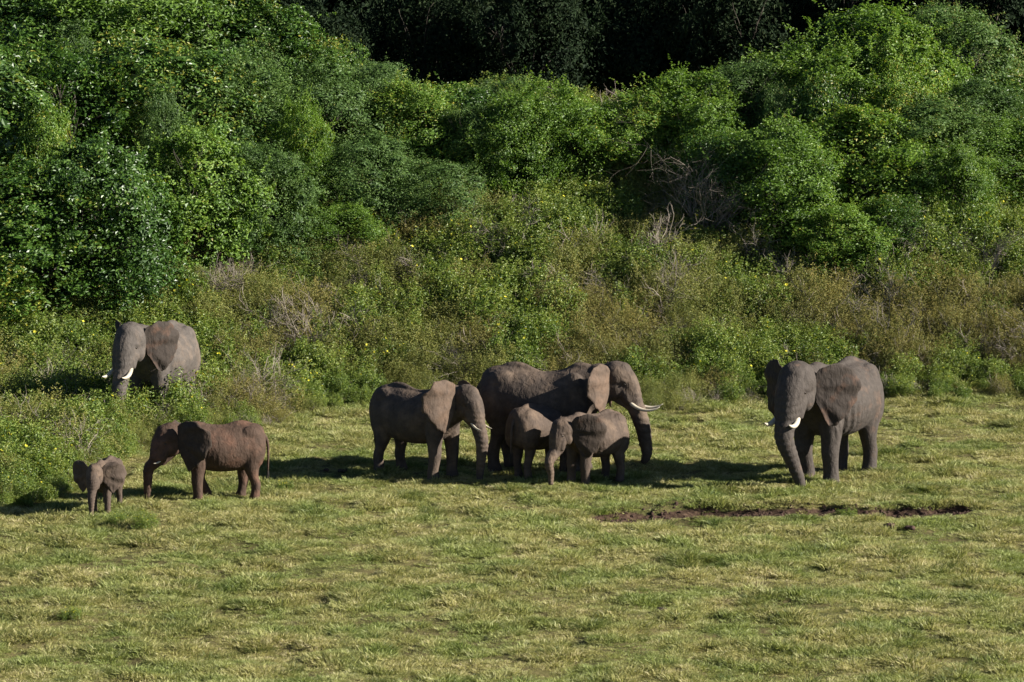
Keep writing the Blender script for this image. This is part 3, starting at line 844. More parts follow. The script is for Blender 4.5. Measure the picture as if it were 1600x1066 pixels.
def flower_points(P, r, size=0.032):
    S = Stuff()
    for p in P:
        n = 5
        a = np.linspace(0, 2 * math.pi, n, endpoint=False) + r.uniform(0, 6)
        up = unit(np.array([r.normal(0, .5), r.normal(0, .5) - .5, .8]))
        e1 = unit(np.cross(up, [1, .2, 0])); e2 = np.cross(up, e1)
        s_ = size * r.uniform(.7, 1.3)
        V = [p]
        for q in a:
            V.append(p + (math.cos(q - .5) * e1 + math.sin(q - .5) * e2) * s_ * .6 + up * s_ * .15)
            V.append(p + (math.cos(q) * e1 + math.sin(q) * e2) * s_ + up * s_ * .3)
            V.append(p + (math.cos(q + .5) * e1 + math.sin(q + .5) * e2) * s_ * .6 + up * s_ * .15)
        F = [(0, 1 + 3 * k, 2 + 3 * k, 3 + 3 * k) for k in range(n)]
        S.add(np.array(V), np.array(F), None, 0, r.uniform(.1, .9, n))
    return S

def shrub_parts(seed, kind):
    """leaf, stem and flower geometry of one low shrub about a metre across, in the given kind"""
    r = np.random.default_rng(seed)
    out = {}
    n_l = {'leafy': 2800, 'olive': 3200, 'rust': 2900, 'grey': 600}[kind]
    sz = {'leafy': .058, 'olive': .042, 'rust': .042, 'grey': .04}[kind]
    mat = {'leafy': M_SCRUB_GREEN, 'olive': M_SCRUB_OLIVE, 'rust': M_SCRUB_RUST, 'grey': M_SCRUB_OLIVE}[kind]
    L = []
    for _ in range(16):
        a = r.uniform(0, 2 * math.pi); q = math.sqrt(r.uniform(0, 1)) * .5
        hgt = (.78 - .7 * q * q) * r.uniform(.6, 1.15)
        s_ = r.uniform(.13, .24)
        L.append((math.cos(a) * q, math.sin(a) * q, hgt - .1, s_, s_, s_ * 1.15))
        L.append((math.cos(a) * q * 1.05, math.sin(a) * q * 1.05, hgt * .45, s_, s_, s_ * 1.2))
    L = np.array(L)
    P, N, idx = shell_points(n_l, r, L)
    P[:, 2] = np.abs(P[:, 2])
    V, F, t = leaves(P, N + np.array([0, 0, .5]), sz, r, .5 if kind == 'leafy' else .34)
    lt = r.uniform(-.2, .2, len(L))
    A = Stuff(); A.add(V, F, None, 0, np.clip(t + lt[idx], 0, 1))
    # upright shoots
    for _ in range({'leafy': 12, 'olive': 22, 'rust': 26, 'grey': 6}[kind]):
        p = L[r.integers(0, len(L))]
        d = unit(np.array([r.normal(0, .25), r.normal(0, .25), 1.0])); k = 14
        tt = r.uniform(0, 1, (k, 1))
        Q = p[:3] + d * (p[5] * .7 + tt * r.uniform(.15, .32)) + r.normal(0, .02, (k, 3))
        V, F, t = leaves(Q, r.normal(0, 1, (k, 3)), sz * .95, r, .4)
        A.add(V, F, None, 0, r.uniform(.5, 1, k))
    out['foliage'] = (A, mat)
    B = Stuff()
    twigs(B, r, np.array([0, 0, 0.0]), {'grey': 1.15, 'rust': 1.0}.get(kind, .85), .55, {'grey': 9, 'rust': 5}.get(kind, 3), 2 if kind != 'grey' else 3, .014 if kind != 'grey' else .013)
    out['stems'] = (B, M_TWIG)
    if kind == 'leafy':
        top = P[(P[:, 2] > .45)]
        sel = top[r.integers(0, len(top), 26 if seed >= 260 else (8 if seed % 3 == 0 else 4))] + np.array([0, -.02, .05])
        out['flowers'] = (flower_points(sel, r), M_FLOWER)
    return out

def merged(name, parts):
    S = Stuff(); mats = []
    for k, (st, m) in enumerate(parts.values()):
        mats.append(m)
        off = S.o
        S.V += st.V
        S.F4 += [f + off for f in st.F4]; S.F3 += [f + off for f in st.F3]
        S.m4 += [np.full(len(f), k) for f in st.F4]; S.m3 += [np.full(len(f), k) for f in st.F3]
        S.t4 += st.t4; S.t3 += st.t3
        S.o += st.o
    return S.build(name, mats)

# ------------------------------------------------------------------ scatter: one object of uncountable stuff
def scatter(name, label, protos, P, rot, scl, idx, mats):
    """P points; every point carries one of the prototype meshes (kept out of the scene, drawn only through this object)"""
    me = bpy.data.meshes.new(name)
    me.vertices.add(len(P)); me.vertices.foreach_set('co', np.asarray(P, np.float32).ravel())
    for nm, ty, val in (('rot', 'FLOAT_VECTOR', rot), ('scl', 'FLOAT_VECTOR', scl), ('pick', 'INT', idx)):
        a = me.attributes.new(nm, ty, 'POINT')
        a.data.foreach_set('vector' if ty == 'FLOAT_VECTOR' else 'value', np.asarray(val, np.int32 if ty == 'INT' else np.float32).ravel())
    for m in mats: me.materials.append(m)
    o = link(name, me)
    prop(o, label, kind='stuff')
    c = bpy.data.collections.new(name + '_kinds')
    for k, pm in enumerate(protos):
        po = bpy.data.objects.new('%s_kind_%02d' % (name, k), pm)
        c.objects.link(po)
    ng = bpy.data.node_groups.new(name, 'GeometryNodeTree')
    ng.interface.new_socket('Geometry', in_out='INPUT', socket_type='NodeSocketGeometry')
    ng.interface.new_socket('Geometry', in_out='OUTPUT', socket_type='NodeSocketGeometry')
    ns, ln = ng.nodes, ng.links
    gi = ns.new('NodeGroupInput'); go = ns.new('NodeGroupOutput')
    ci = ns.new('GeometryNodeCollectionInfo'); ci.inputs['Collection'].default_value = c
    ci.inputs['Separate Children'].default_value = True; ci.inputs['Reset Children'].default_value = True
    ip = ns.new('GeometryNodeInstanceOnPoints'); ip.inputs['Pick Instance'].default_value = True
    def na(nm, ty):
        n = ns.new('GeometryNodeInputNamedAttribute'); n.data_type = ty; n.inputs['Name'].default_value = nm; return n.outputs['Attribute']
    ln.new(gi.outputs[0], ip.inputs['Points']); ln.new(ci.outputs[0], ip.inputs['Instance'])
    ln.new(na('pick', 'INT'), ip.inputs['Instance Index'])
    er = ns.new('FunctionNodeEulerToRotation'); ln.new(na('rot', 'FLOAT_VECTOR'), er.inputs[0])
    ln.new(er.outputs[0], ip.inputs['Rotation'])
    ln.new(na('scl', 'FLOAT_VECTOR'), ip.inputs['Scale'])
    ln.new(ip.outputs[0], go.inputs[0])
    md = o.modifiers.new('spread', 'NODES'); md.node_group = ng
    return o

# ------------------------------------------------------------------ meadow grass
def tuft_mesh(seed, kind):
    r = np.random.default_rng(seed)
    n = {'short': 84, 'tall': 96, 'flat': 76, 'dry': 80, 'dark': 130}[kind]
    H_ = {'short': .058, 'tall': .088, 'flat': .045, 'dry': .070, 'dark': .105}[kind]
    Rr = {'short': .15, 'tall': .13, 'flat': .18, 'dry': .15, 'dark': .16}[kind]
    a = r.uniform(0, 2 * math.pi, n); q = np.sqrt(r.uniform(0, 1, n)) * Rr
    B = np.stack([np.cos(a) * q, np.sin(a) * q, np.full(n, -.01)], 1)
    lean = {'short': .8, 'tall': .55, 'flat': 1.3, 'dry': .9, 'dark': .8}[kind]
    D = unit(np.stack([np.cos(a) * q / Rr * lean, np.sin(a) * q / Rr * lean, np.ones(n)], 1) + r.normal(0, .35, (n, 3)))
    D[:, 2] = np.abs(D[:, 2])
    L = (H_ * r.uniform(.5, 1.3, n))[:, None]
    S_ = unit(np.cross(D, r.normal(0, 1, (n, 3))))
    w = (r.uniform(.003, .006, n))[:, None]
    tip = B + D * L + np.stack([np.cos(a), np.sin(a), -0.3 * np.ones(n)], 1) * L * .35
    mid = B + D * L * .6
    V = np.stack([B - S_ * w, B + S_ * w, mid + S_ * w * .8, tip, mid - S_ * w * .8], 1).reshape(-1, 3)
    k = np.arange(n) * 5
    F4 = np.stack([k, k + 1, k + 2, k + 4], 1); F3 = np.stack([k + 4, k + 2, k + 3], 1)
    base = {'short': .40, 'tall': .34, 'flat': .42, 'dry': .68, 'dark': .16}[kind]
    t = np.clip(base + r.normal(0, .17, n) + (r.random(n) < .10) * .35, 0, 1)
    S = Stuff(); S.add(V, F4, F3, 0, t, t)
    return S.build('tuft', [M_GRASS])

def build_grass():
    r = np.random.default_rng(21)
    protos = [tuft_mesh(100, 'short'), tuft_mesh(101, 'short'), tuft_mesh(102, 'flat'), tuft_mesh(103, 'flat'), tuft_mesh(104, 'tall'), tuft_mesh(105, 'tall'), tuft_mesh(106, 'dry'), tuft_mesh(107, 'dry'), tuft_mesh(108, 'dark'), tuft_mesh(109, 'dark')]
    step = 0.125 if not QUICK else 0.26
    P = []
    for y in np.arange(-27, 17.5, step):
        hw = (y + 98.6) * 0.1375 + 2.2
        x = np.arange(-hw, hw, step)
        P.append(np.stack([x, np.full(len(x), y)], 1))
    P = np.vstack(P); P += r.uniform(-.5, .5, P.shape) * step * 1.3
    x, y = P.T
    clump = fbm(x * 1.5, y * 1.5, 41, 3)
    fine = vnoise(x * 4.2, y * 4.2, 45)
    wide = fbm(x * .22, y * .22, 42, 3)
    keep = r.random(len(P)) < (0.45 + 1.2 * smooth(.30, .55, clump))
    cy, wd = bank(x, y)
    inb = np.abs(y - cy) / np.maximum(wd, .01) < 1.1
    keep &= ~(inb & (wd > .05) & (r.random(len(P)) < .95))
    keep &= ~(r.random(len(P)) < .85 * track(x, y))
    keep &= ~((y - slope_start(x) > 2.2))
    P = P[keep]; x, y = P.T; clump = clump[keep]; wide = wide[keep]; fine = fine[keep]
    n = len(P)
    z = terrain(x, y)
    pick = r.integers(0, 4, n)
    tall = (clump > .60) & (r.random(n) < .55)
    pick[tall] = r.integers(4, 6, tall.sum())
    dry = (r.random(n) < .12 + .26 * smooth(.48, .62, wide) * (fine > .35))
    pick[dry] = r.integers(6, 8, dry.sum())
    spot = vnoise(x * 1.15 + 3, y * .95 + 8, 47) * .62 + vnoise(x * 3.1, y * 2.6, 48) * .38
    dk = (spot > .76) & (r.random(n) < .8)
    pick[dk] = r.integers(8, 10, dk.sum())
    tk = track(x, y) > .30
    pick[tk] = 6
    s = r.uniform(.75, 1.25, n) * (0.70 + 0.75 * smooth(.38, .68, clump)) * (0.8 + .5 * fine)
    s = s * (1 + .25 * smooth(9, 13, y))
    cy, wd = bank(x, y)
    s = s * (1 - .5 * (wd > .05) * smooth(2.6, 1.2, (cy - y) / np.maximum(wd, .01)) * (y < cy))
    scl = np.stack([s * 1.05, s * 1.05, s * r.uniform(.8, 1.25, n)], 1)
    rot = np.stack([r.normal(0, .12, n), r.normal(0, .12, n), r.uniform(0, 6.28, n)], 1)
    scatter('grass', 'short tussocky yellow-green meadow grass', protos, np.stack([x, y, z], 1), rot, scl, pick, [M_GRASS])
    return n

print('GRASS', build_grass())

# ------------------------------------------------------------------ scrub on the slope
def scrub_edge(x):
    """where the scrub begins, further forward on the left"""
    x = np.asarray(x, float)
    e = 10.6 + 1.6 * (fbm(x * .35, 5.5, 51) - .5) * 2
    e = e - 7.0 * smooth(-4.5, -9.0, x) - 9.0 * smooth(-9.6, -11.9, x) + 1.2 * smooth(3, 10, x)
    return e

def build_scrub():
    r = np.random.default_rng(31)
    kinds = ['leafy', 'leafy', 'leafy', 'olive', 'olive', 'olive', 'rust', 'rust', 'grey', 'grey']
    protos = [merged('scrub', shrub_parts(200 + k, kd)) for k, kd in enumerate(kinds)]
    step = 0.52
    P = []
    for y in np.arange(-7, 33, step):
        hw = (y + 98.6) * 0.1375 + 3
        x = np.arange(-hw, hw, step)
        P.append(np.stack([x, np.full(len(x), y)], 1))
    P = np.vstack(P); P += r.uniform(-.5, .5, P.shape) * step * 1.2
    x, y = P.T
    d = y - scrub_edge(x)
    keep = (d > 0) & (r.random(len(P)) < .35 + .65 * smooth(0, 1.2, d))
    P = P[keep]; x, y = P.T; d = d[keep]
    n = len(P); z = terrain(x, y)
    a = fbm(x * .45, y * .45, 61, 3); b = fbm(x * .3 + 40, y * .3, 62, 3)
    mid = smooth(.5, 3, d) * smooth(11, 8, d) * (x > -9)
    leafy = (a > .55 + .09 * mid) | (r.random(n) < .16 - .08 * mid)
    leafy |= (x < -8) & (y < 16) & (r.random(n) < .5)
    pick = np.where(leafy, r.integers(0, 3, n), np.where(b > .57, r.integers(6, 8, n), r.integers(3, 6, n)))
    g = r.random(n) < .05 + .16 * smooth(.55, .65, fbm(x * .5, y * .5 + 30, 63))
    pick[g] = r.integers(8, 10, g.sum())
    # the bare shrubs at the foot of the dark gap stand free
    for qx, qy, _ in (ray_ground(1128, 350), ray_ground(1195, 352)):
        clear = (np.hypot((x - qx) / 1.3, (y - qy + 1.0) / 1.5) < 1)
        z = np.where(clear, z - .7, z)
    s = r.uniform(.65, 1.3, n) * (0.45 + .60 * smooth(0, 5, d)) * (.85 + .45 * fbm(x * .6, y * .6, 64))
    scl = np.stack([s * 1.15, s * 1.15, s * r.uniform(.8, 1.2, n)], 1)
    rot = np.stack([r.normal(0, .1, n), r.normal(0, .1, n), r.uniform(0, 6.28, n)], 1)
    allm = [M_SCRUB_GREEN, M_SCRUB_OLIVE, M_SCRUB_RUST, M_TWIG, M_FLOWER]
    scatter('scrub_undergrowth', 'dense knee to chest high mixed scrub covering the slope', protos, np.stack([x, y, z - .03], 1), rot, scl, pick, allm)
    return n

print('SCRUB', build_scrub())

# ------------------------------------------------------------------ trees and tall vine-covered bushes
CROWNS = {
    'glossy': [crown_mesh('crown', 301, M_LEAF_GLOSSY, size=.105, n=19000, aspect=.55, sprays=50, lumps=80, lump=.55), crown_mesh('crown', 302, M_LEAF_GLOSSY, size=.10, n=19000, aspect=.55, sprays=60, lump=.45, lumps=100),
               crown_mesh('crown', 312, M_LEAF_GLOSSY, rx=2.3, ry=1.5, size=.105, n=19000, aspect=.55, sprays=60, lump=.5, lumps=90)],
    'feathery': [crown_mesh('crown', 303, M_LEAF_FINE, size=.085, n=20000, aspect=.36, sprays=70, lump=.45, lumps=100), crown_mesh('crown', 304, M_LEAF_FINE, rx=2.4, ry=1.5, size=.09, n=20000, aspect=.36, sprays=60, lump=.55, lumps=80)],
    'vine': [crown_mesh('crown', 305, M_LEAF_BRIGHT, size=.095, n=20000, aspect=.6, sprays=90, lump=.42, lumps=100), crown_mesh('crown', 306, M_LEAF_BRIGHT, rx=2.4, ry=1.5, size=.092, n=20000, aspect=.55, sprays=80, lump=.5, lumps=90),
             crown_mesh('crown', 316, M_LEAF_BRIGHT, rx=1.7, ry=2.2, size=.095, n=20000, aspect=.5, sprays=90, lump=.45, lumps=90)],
    'dark': [crown_mesh('crown', 307, M_LEAF_SHADE, size=.11, n=20000, aspect=.45, lump=.6, lumps=60, sprays=30)],
}
LIMBS = [limbs_mesh('trunk', 401), limbs_mesh('trunk', 402, rad=.16), limbs_mesh('trunk', 403, rad=.11, spread=.7)]

def tree(px, y, top, rad, kind, label, group, var=0, rz=None, name='bushy_tree', category='tree', r=random.Random(5)):
    """crown centre column px, distance y, picture row of its top (turned into a height standing on the slope there)"""
    x, _, zt = at_y(px, max(top, -160), y)
    z0 = float(terrain(x, y))
    h = max(2.0, zt - z0)
    root = bpy.data.objects.new(name, None); COL.objects.link(root)
    root.location = (x, y, z0); root.empty_display_size = .5
    root.rotation_euler = (0, 0, r.uniform(0, 6.28) if rz is None else rz)
    prop(root, label, category, group)
    ms = CROWNS[kind]
    c = link('crown', ms[(var + len(label)) % len(ms)], root); c.scale = (rad / 2.0 * r.uniform(.85, 1.25), rad / 2.0 * r.uniform(.85, 1.25), h / 5.15)
    c.rotation_euler = (R(r.uniform(-9, 9)), R(r.uniform(-9, 9)), 0)
    t = link('trunk', LIMBS[(var + len(label)) % 3], root); t.scale = (rad / 3.2, rad / 3.2, h / 7.2)
    return root

GL = 'glossy dark green trees on the left slope'; FE = 'feathery bushes in the middle of the thicket'; VI = 'vine covered trees on the right slope'; BK = 'shaded trees in the gully behind'
TREES = [
    # nearer glossy mass on the left
    (30, 16.6, 250, 2.7, 'glossy', 'dense glossy dark green bush at the left edge, lowest of its group above the scrub', GL, 0),
    (165, 17.6, 215, 2.5, 'glossy', 'rounded glossy dark green tree directly uphill of the pale bull elephant', GL, 1),
    (300, 20.0, 200, 2.3, 'vine', 'yellowish green vine covered tree right of the glossy trees above the bull', GL, 1),
    (415, 21.0, 215, 2.1, 'feathery', 'fine leaved green bush at the lower right corner of the left thicket', GL, 0),
    (-40, 21.5, 60, 2.8, 'glossy', 'glossy tree cut off by the left edge of the view, second row uphill', GL, 1),
    (95, 22.5, 60, 2.6, 'glossy', 'glossy green tree with white glinting leaves in the upper left thicket', GL, 0),
    (235, 24.0, 55, 2.6, 'glossy', 'broad dark green tree in the middle of the upper left thicket', GL, 1),
    (370, 25.0, 70, 2.4, 'feathery', 'soft grey-green tree between the dark thicket and the gully edge', GL, 1),
    (490, 26.0, 95, 2.2, 'feathery', 'rounded feathery tree below the dark gully on its left side', GL, 0),
    (30, 28.5, -60, 3.0, 'glossy', 'tall glossy tree filling the top left corner', GL, 1),
    (200, 29.0, -70, 3.0, 'vine', 'tall yellow-green tree at the top edge of the left slope', GL, 0),
    (330, 30.0, -25, 2.4, 'glossy', 'dark leafy tree where the left slope meets the dark gully at the top', GL, 0),
    (430, 30.5, 22, 1.7, 'feathery', 'pointed leafy tree on the skyline beside the dark gully', GL, 1),
    (525, 30.5, 58, 1.7, 'glossy', 'rounded dark tree on the skyline left of the reddish seed heads', GL, 0),
    # middle
    (575, 23.5, 205, 1.7, 'feathery', 'low feathery bush in the middle of the thicket above the yellow flowers', FE, 0),
    (660, 26.5, 128, 1.8, 'vine', 'bright yellow-green bush lit at its top, left of centre on the skyline', FE, 0),
    (745, 25.5, 165, 1.6, 'feathery', 'dark feathery bush below the dip in the skyline', FE, 1),
    (690, 23.0, 250, 1.5, 'feathery', 'small rounded feathery bush at the centre foot of the thicket', FE, 0),
    (800, 25.0, 150, 1.5, 'vine', 'thin open tree hung with dry vines at the centre of the thicket', FE, 1),
    (870, 26.0, 122, 1.5, 'vine', 'leafy tree with a hollow dark gap in its crown, right of the vine hung one', FE, 0),
    (520, 21.2, 318, 1.3, 'vine', 'small bright green bush with arching leaves left of the yellow flower patch', FE, 1),
    # right
    (990, 26.5, 135, 1.7, 'vine', 'bright leafy tree at the right rim of the dark gap', VI, 0),
    (1075, 27.0, 110, 1.8, 'vine', 'light green tree with upright shoots on the skyline right of the gap', VI, 1),
    (1165, 27.5, 95, 1.9, 'feathery', 'fine leaved tree between the two light green crowns on the right skyline', VI, 0),
    (1260, 29.0, 60, 2.2, 'vine', 'spreading yellow-green tree under the shaded wood on the right', VI, 0),
    (1370, 30.0, 10, 2.5, 'vine', 'tall light green tree draped in creepers at the upper right', VI, 1),
    (1485, 30.5, 5, 2.5, 'feathery', 'tall soft grey-green tree near the top right corner', VI, 1),
    (1590, 29.0, 110, 2.3, 'glossy', 'glossy tree at the right edge below the dark corner', VI, 0),
    (1135, 23.6, 205, 1.5, 'glossy', 'glossy bush standing right behind the bare grey twigs', VI, 1),
    (1225, 23.2, 190, 2.0, 'vine', 'large creeper covered bush uphill and right of the bare twigs', VI, 0),
    (1340, 24.0, 165, 2.2, 'vine', 'broad bright green bush in the middle of the right slope', VI, 1),
    (1455, 25.0, 150, 2.2, 'feathery', 'deep green rounded bush below the tall soft tree on the right', VI, 0),
    (1560, 25.0, 190, 2.1, 'vine', 'yellow-green bush near the right edge halfway up the slope', VI, 0),
    (1315, 20.8, 320, 1.4, 'vine', 'low leafy bush reaching down into the scrub on the right', VI, 1),
    (600, 28.5, 92, 1.8, 'feathery', 'reddish topped fine leaved bush on the skyline left of centre', FE, 1),
    (715, 27.5, 132, 1.6, 'glossy', 'dark glossy bush filling the dip in the lit skyline', FE, 0),
    (1320, 27.0, 70, 2.0, 'vine', 'yellow-green crown between the spreading tree and the tall creeper draped one', VI, 0),
    (1430, 28.0, 45, 2.1, 'vine', 'sunlit crown in front of the tall soft tree near the top right', VI, 1),
    (1535, 27.0, 120, 2.0, 'feathery', 'fine leaved crown between the sunlit and the glossy right edge trees', VI, 1),
    (1110, 25.5, 160, 1.7, 'vine', 'bright round bush above the glossy one behind the bare twigs', VI, 0),
    (130, 26.5, 25, 1.2, 'feathery', 'slender soft green sapling crown poking out of the upper left glossy trees', GL, 0),
    (270, 22.0, 130, 1.2, 'feathery', 'narrow soft green crown between the big glossy trees of the left slope', GL, 1),
    (70, 19.5, 165, 1.3, 'vine', 'light green creeper heap between the two rows of glossy trees at the left', GL, 2),
    (455, 23.5, 150, 1.1, 'vine', 'small sunlit crown in front of the rounded feathery tree left of centre', GL, 0),
    (1200, 26.0, 130, 1.1, 'feathery', 'small soft crown among the bright trees right of the gap', VI, 0),
    (1300, 25.5, 120, 1.2, 'glossy', 'narrow dark crown in the middle of the bright right hand trees', VI, 1),
    (1410, 26.0, 105, 1.2, 'vine', 'upright sunlit crown above the deep green rounded bush', VI, 2),
    (1500, 23.0, 225, 1.3, 'vine', 'sprawling light green bush at the foot of the right hand trees', VI, 0),
    (780, 27.5, 118, 1.1, 'feathery', 'thin upright crown on the skyline at the centre of the view', FE, 0),
    (1400, 21.4, 330, 1.2, 'glossy', 'small dark bush beside the low leafy one on the right slope', VI, 1),
]
for t in TREES:
    tree(*t)
k = 0
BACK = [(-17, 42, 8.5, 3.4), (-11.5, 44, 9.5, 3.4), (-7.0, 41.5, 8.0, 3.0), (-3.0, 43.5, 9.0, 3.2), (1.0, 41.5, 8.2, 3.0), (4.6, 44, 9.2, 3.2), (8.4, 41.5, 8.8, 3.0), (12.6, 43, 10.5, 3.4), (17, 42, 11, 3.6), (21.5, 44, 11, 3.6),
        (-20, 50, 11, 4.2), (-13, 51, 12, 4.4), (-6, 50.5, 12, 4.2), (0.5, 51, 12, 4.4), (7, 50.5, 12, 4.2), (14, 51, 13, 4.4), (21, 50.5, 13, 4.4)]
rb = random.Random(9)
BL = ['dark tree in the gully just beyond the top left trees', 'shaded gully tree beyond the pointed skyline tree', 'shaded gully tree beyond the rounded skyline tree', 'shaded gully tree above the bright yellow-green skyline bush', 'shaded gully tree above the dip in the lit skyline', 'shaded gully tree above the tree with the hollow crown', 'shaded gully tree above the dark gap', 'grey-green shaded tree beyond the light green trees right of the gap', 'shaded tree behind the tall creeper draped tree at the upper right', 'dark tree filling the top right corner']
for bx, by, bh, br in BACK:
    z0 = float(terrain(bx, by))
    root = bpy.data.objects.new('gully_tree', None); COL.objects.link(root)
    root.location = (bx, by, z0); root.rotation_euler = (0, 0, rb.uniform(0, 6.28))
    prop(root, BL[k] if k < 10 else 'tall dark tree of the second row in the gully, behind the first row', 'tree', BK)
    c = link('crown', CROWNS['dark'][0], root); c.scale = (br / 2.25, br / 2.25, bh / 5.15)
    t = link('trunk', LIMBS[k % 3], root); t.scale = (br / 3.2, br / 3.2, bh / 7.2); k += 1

def build_forest():
    """the far wood beyond the gully and on the added, unseen shading ridge at the right, one mass"""
    r = np.random.default_rng(77)
    P = []
    for y in np.arange(26, 120, 3.6):
        x = np.arange(-75, 95, 3.6)
        P.append(np.stack([x, np.full(len(x), y)], 1))
    P = np.vstack(P) + r.uniform(-1.5, 1.5, (len(P) * len(P[0]), 2))
    x, y = P.T
    inside = np.abs(x) < (y + 98.6) * .1375 + 3
    keep = np.where(inside, y > 57, (y > 57) | (np.abs(x) > 31))
    P = P[keep]; x, y = P.T; n = len(P)
    s = r.uniform(1.1, 1.7, n)
    scl = np.stack([s, s, s * r.uniform(.9, 1.5, n)], 1)
    rot = np.stack([0 * s, 0 * s, r.uniform(0, 6.28, n)], 1)
    scatter('distant_forest', 'unbroken dark wood on the far side of the gully', [CROWNS['dark'][0]], np.stack([x, y, terrain(x, y) - .2], 1), rot, scl, np.zeros(n), [M_LEAF_SHADE])
build_forest()

# ------------------------------------------------------------------ single shrubs, dead wood, dung, clods
SHR = {}
def shrub_protos():
    for k, kd in enumerate(['leafy', 'leafy', 'olive', 'grey', 'rust']):
        pp = shrub_parts(260 + 3 * k, kd)
        SHR.setdefault(kd, []).append({n: st.build(n, [m]) for n, (st, m) in pp.items()})
shrub_protos()

def shrub(px, row, size, kind, label, group, name='flowering_shrub', category='shrub', var=0, hz=1.0, r=random.Random(11)):
    x, y, z = ray_ground(px, row)
    root = bpy.data.objects.new(name, None); COL.objects.link(root)
    root.location = (x, y, z - .04); root.rotation_euler = (0, 0, r.uniform(0, 6.28)); root.empty_display_size = .3
    prop(root, label, category, group)
    ms = SHR[kind]
    for nm, me in ms[var % len(ms)].items():
        o = link(nm, me, root); o.scale = (size, size, size * hz)
        if nm == 'flowers': o['kind'] = 'stuff'
    return root

GF = 'shrubs with yellow blossoms'; GW = 'low weeds on the open meadow'
SHRUBS = [
    (648, 425, 1.5, 'leafy', 'lush green shrub thick with yellow blossoms above the middle of the scrub', GF, 0),
    (590, 405, 1.4, 'leafy', 'lush green shrub left of the thickest yellow blossoms', GF, 1),
    (705, 412, 1.4, 'leafy', 'lush green shrub between the thick yellow blossoms and the pale dead shrub', GF, 1),
    (415, 440, 1.3, 'leafy', 'shrub with yellow blossoms at the foot of the left thicket', GF, 0),
    (545, 455, 1.1, 'leafy', 'small shrub with a knot of yellow blossoms in the rusty scrub', GF, 1),
    (920, 420, 1.3, 'leafy', 'yellow-green blossoming shrub uphill of the largest cow elephant', GF, 0),
    (1080, 400, 1.3, 'leafy', 'blossoming shrub just below the bare grey twigs', GF, 1),
    (1170, 415, 1.3, 'leafy', 'blossoming shrub below and right of the bare grey twigs', GF, 0),
    (1315, 440, 1.5, 'leafy', 'tall leafy shrub with yellow blossoms uphill of the bull on the grass', GF, 0),
    (1380, 470, 1.3, 'leafy', 'dark green leafy shrub in the rusty scrub uphill of the lone bull', GF, 1),
    (1500, 345, 1.4, 'leafy', 'blossoming shrub under the right hand trees', GF, 0),
    (120, 655, 1.3, 'leafy', 'leafy shrub with yellow blossoms in front of the trunk of the pale bull', GF, 0),
    (190, 662, 1.2, 'leafy', 'leafy yellow flowered shrub hiding the front feet of the pale bull', GF, 1),
    (262, 668, 1.1, 'leafy', 'leafy shrub hiding the hind feet of the pale bull', GF, 0),
    (40, 665, 1.3, 'leafy', 'bright leafy shrub near the left edge below the dark bushes', GF, 1),
    (470, 620, 1.1, 'leafy', 'green shrub with pale shoots left of the smaller cow', GF, 0),
    (600, 590, 1.2, 'leafy', 'blue-green leafy shrub behind the back of the smaller cow', GF, 1),
    (300, 505, 1.2, 'leafy', 'small leafy shrub behind the rump of the pale bull', GF, 1),
]
for q in SHRUBS:
    shrub(*q[:6], var=q[6])
shrub(225, 826, .62, 'leafy', 'dark green weed clump on the grass between the baby and the reddish young elephant', GW, 'weed_clump', 'weed', 0, .8)
shrub(185, 822, .50, 'leafy', 'low leafy weed at the feet of the baby elephant', GW, 'weed_clump', 'weed', 1, .8)
shrub(112, 968, .50, 'leafy', 'round dark weed alone in the near grass at the lower left', GW, 'weed_clump', 'weed', 0, .7)
shrub(445, 765, .36, 'leafy', 'small pale weed right behind the reddish young elephant', GW, 'weed_clump', 'weed', 1, .9)
shrub(1325, 806, .46, 'leafy', 'dark tuft hanging over the edge of the bare red bank', GW, 'weed_clump', 'weed', 1, .55)
shrub(1385, 778, .42, 'olive', 'dark grassy clump uphill of the bare red bank', GW, 'weed_clump', 'weed', 0, .5)

def dead_shrub(px, row, h, n, spread, label, seed, rad=.02, lean=(0, 0), depth=4):
    x, y, z = ray_ground(px, row)
    r = np.random.default_rng(seed)
    root = bpy.data.objects.new('dead_shrub', None); COL.objects.link(root)
    root.location = (x, y, z - .05)
    prop(root, label, 'dead shrub', 'leafless shrubs in the scrub')
    S = Stuff(); twigs(S, r, np.zeros(3), h, spread, n, depth, rad, lean=lean)
    link('branches', S.build('branches', [M_TWIG]), root)
    S = Stuff(); twigs(S, r, np.zeros(3), h * .55, spread * .8, 3, 1, rad * 1.5)
    link('stems', S.build('stems', [M_TWIG]), root)
dead_shrub(1105, 385, 3.6, 16, .75, 'leafless grey shrub with fine fanned twigs at the foot of the dark gap', 1)
dead_shrub(1175, 385, 3.3, 9, 1.0, 'leafless shrub with long pale forked limbs beside the fanned grey one', 2, .026)
dead_shrub(785, 415, 2.4, 8, .7, 'pale leafless shrub in the middle of the scrub above the two calves', 3)
dead_shrub(1300, 425, 2.2, 9, .8, 'brownish leafless shrub below the creeper covered bush on the right', 4)
dead_shrub(1380, 560, 2.7, 6, .35, 'tall thin leafless stems standing uphill of the lone bull', 5)
dead_shrub(1545, 450, 2.5, 8, .5, 'grey leafless shrub near the right edge of the scrub', 6)
dead_shrub(1450, 430, 2.3, 9, .7, 'grey leafless shrub between the rusty scrub and the right hand trees', 7)
dead_shrub(560, 470, 1.2, 8, .8, 'low tangle of grey twigs left of centre in the rusty scrub', 8)
dead_shrub(715, 520, 1.2, 8, .9, 'low tangle of grey twigs uphill of the smaller cow', 9)

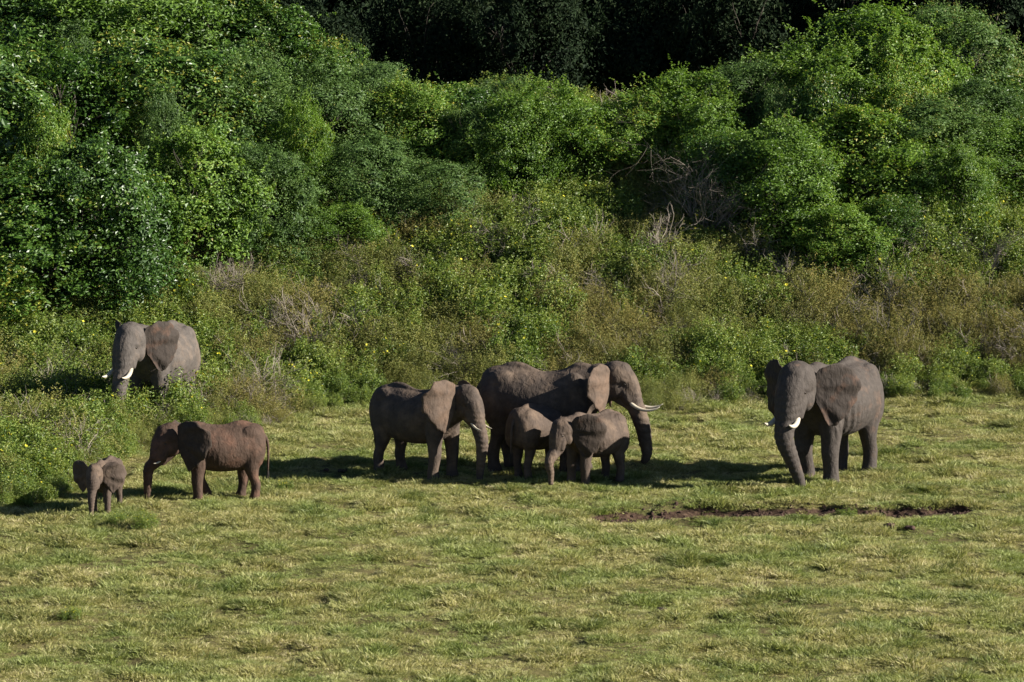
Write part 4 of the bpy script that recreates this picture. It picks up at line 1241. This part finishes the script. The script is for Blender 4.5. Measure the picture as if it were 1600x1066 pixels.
def branch(px, row, L, rz, label, seed):
    x, y, z = ray_ground(px, row)
    r = np.random.default_rng(seed)
    S = Stuff()
    P = [np.zeros(3)]; d = np.array([1.0, 0, .45])
    for _ in range(7):
        d = unit(d + r.normal(0, .22, 3) - np.array([0, 0, .05])); P.append(P[-1] + d * L / 7)
    V, a, b = tube(P, np.linspace(.030, .010, 8), 6); S.add(V, a, b)
    for k in (3, 5):
        q = [P[k], P[k] + unit(d + r.normal(0, .6, 3)) * L * .16, P[k] + unit(d + r.normal(0, .6, 3)) * L * .32]
        V, a, b = tube(q, [.016, .010, .004], 5); S.add(V, a, b)
    o = link('dead_branch', S.build('dead_branch', [M_TWIG], True), None, (x, y, z + .75))
    o.rotation_euler = (0, 0, R(rz))
    prop(o, label, 'branch', 'pale dead branches lying on the scrub')
branch(808, 438, 1.9, 10, 'pale bare branch arching out of the scrub right of the leafless shrub', 1)
branch(862, 455, 1.3, 20, 'short pale branch lying on the scrub uphill of the largest cow', 2)
branch(740, 528, .8, 30, 'short pale stick poking out of the scrub uphill of the two cows', 3)
branch(1215, 425, 1.0, -160, 'bleached forked stick below the creeper covered bush', 4)
branch(1310, 420, 1.0, 25, 'bleached stick leaning out of the scrub beside the brownish leafless shrub', 5)
branch(785, 515, .7, 40, 'thin pale stick in the scrub above the back of the largest cow', 6)

def lump(name, px, row, size, mat, label, cat, group, seed, n=5):
    x, y, z = ray_ground(px, row)
    r = np.random.default_rng(seed)
    parts = []
    for _ in range(n):
        v, f4, f3 = ball((0, 0, 0), (1, 1, 1), 10)
        v = v * (1 + .22 * (np.sin(v[:, :1] * 5 + r.uniform(0, 6)) * np.sin(v[:, 1:2] * 4 + r.uniform(0, 6)) + np.sin(v[:, 2:] * 6 + r.uniform(0, 6)) * .5))
        v = v * size * r.uniform(.35, .6) * np.array([1, 1, .7]) + np.array([r.uniform(-.6, .6) * size, r.uniform(-.5, .5) * size, size * .25])
        parts.append((v, f4, f3))
    V, F = join(parts)
    o = link(name, mesh_np(name, V, F, mat, smooth_=True), None, (x, y, z + .02))
    prop(o, label, cat, group)
lump('dung_pile', 1035, 958, .16, M_DUNG, 'dark dung heap in the near grass below the bare red bank', 'dung', 'dung heaps on the meadow', 1)
lump('dung_pile', 536, 739, .14, M_DUNG, 'dark dung heap left of the smaller cow and its feet', 'dung', 'dung heaps on the meadow', 2)
lump('dung_pile', 512, 737, .10, M_SOIL, 'small reddish dung heap beside the darker heap left of the smaller cow', 'dung', 'dung heaps on the meadow', 3)
lump('earth_clod', 1390, 826, .16, M_SOIL, 'reddish clod of earth near the right end of the bare bank', 'clod', 'clods below the bare bank', 4, 7)
lump('earth_clod', 1421, 829, .14, M_SOIL, 'reddish clod of earth farthest along from the bare bank', 'clod', 'clods below the bare bank', 5, 7)

def build_rubble():
    """crumbs of red earth broken from the bank"""
    r = np.random.default_rng(91)
    protos = []
    for k in range(3):
        v, f4, f3 = ball((0, 0, 0), (1, 1, .7), 8)
        v = v * (1 + r.normal(0, .14, (len(v), 1)))
        protos.append(mesh_np('crumb', v, [f4, f3], M_SOIL))
    n = 1500
    x = r.uniform(2.0, 11.6, n); cy, wd = bank(x, 0 * x)
    y = cy + r.normal(0, .75, n) * wd
    keep = wd > .05
    x, y = x[keep], y[keep]; n = len(x)
    s = .012 + .05 * r.random(n) ** 3
    scatter('bank_rubble', 'crumbs and clods of red earth on the bare bank', protos, np.stack([x, y, terrain(x, y)], 1), r.uniform(0, 6, (n, 3)), np.stack([s * 1.3, s, s], 1), r.integers(0, 3, n), [M_SOIL])
build_rubble()
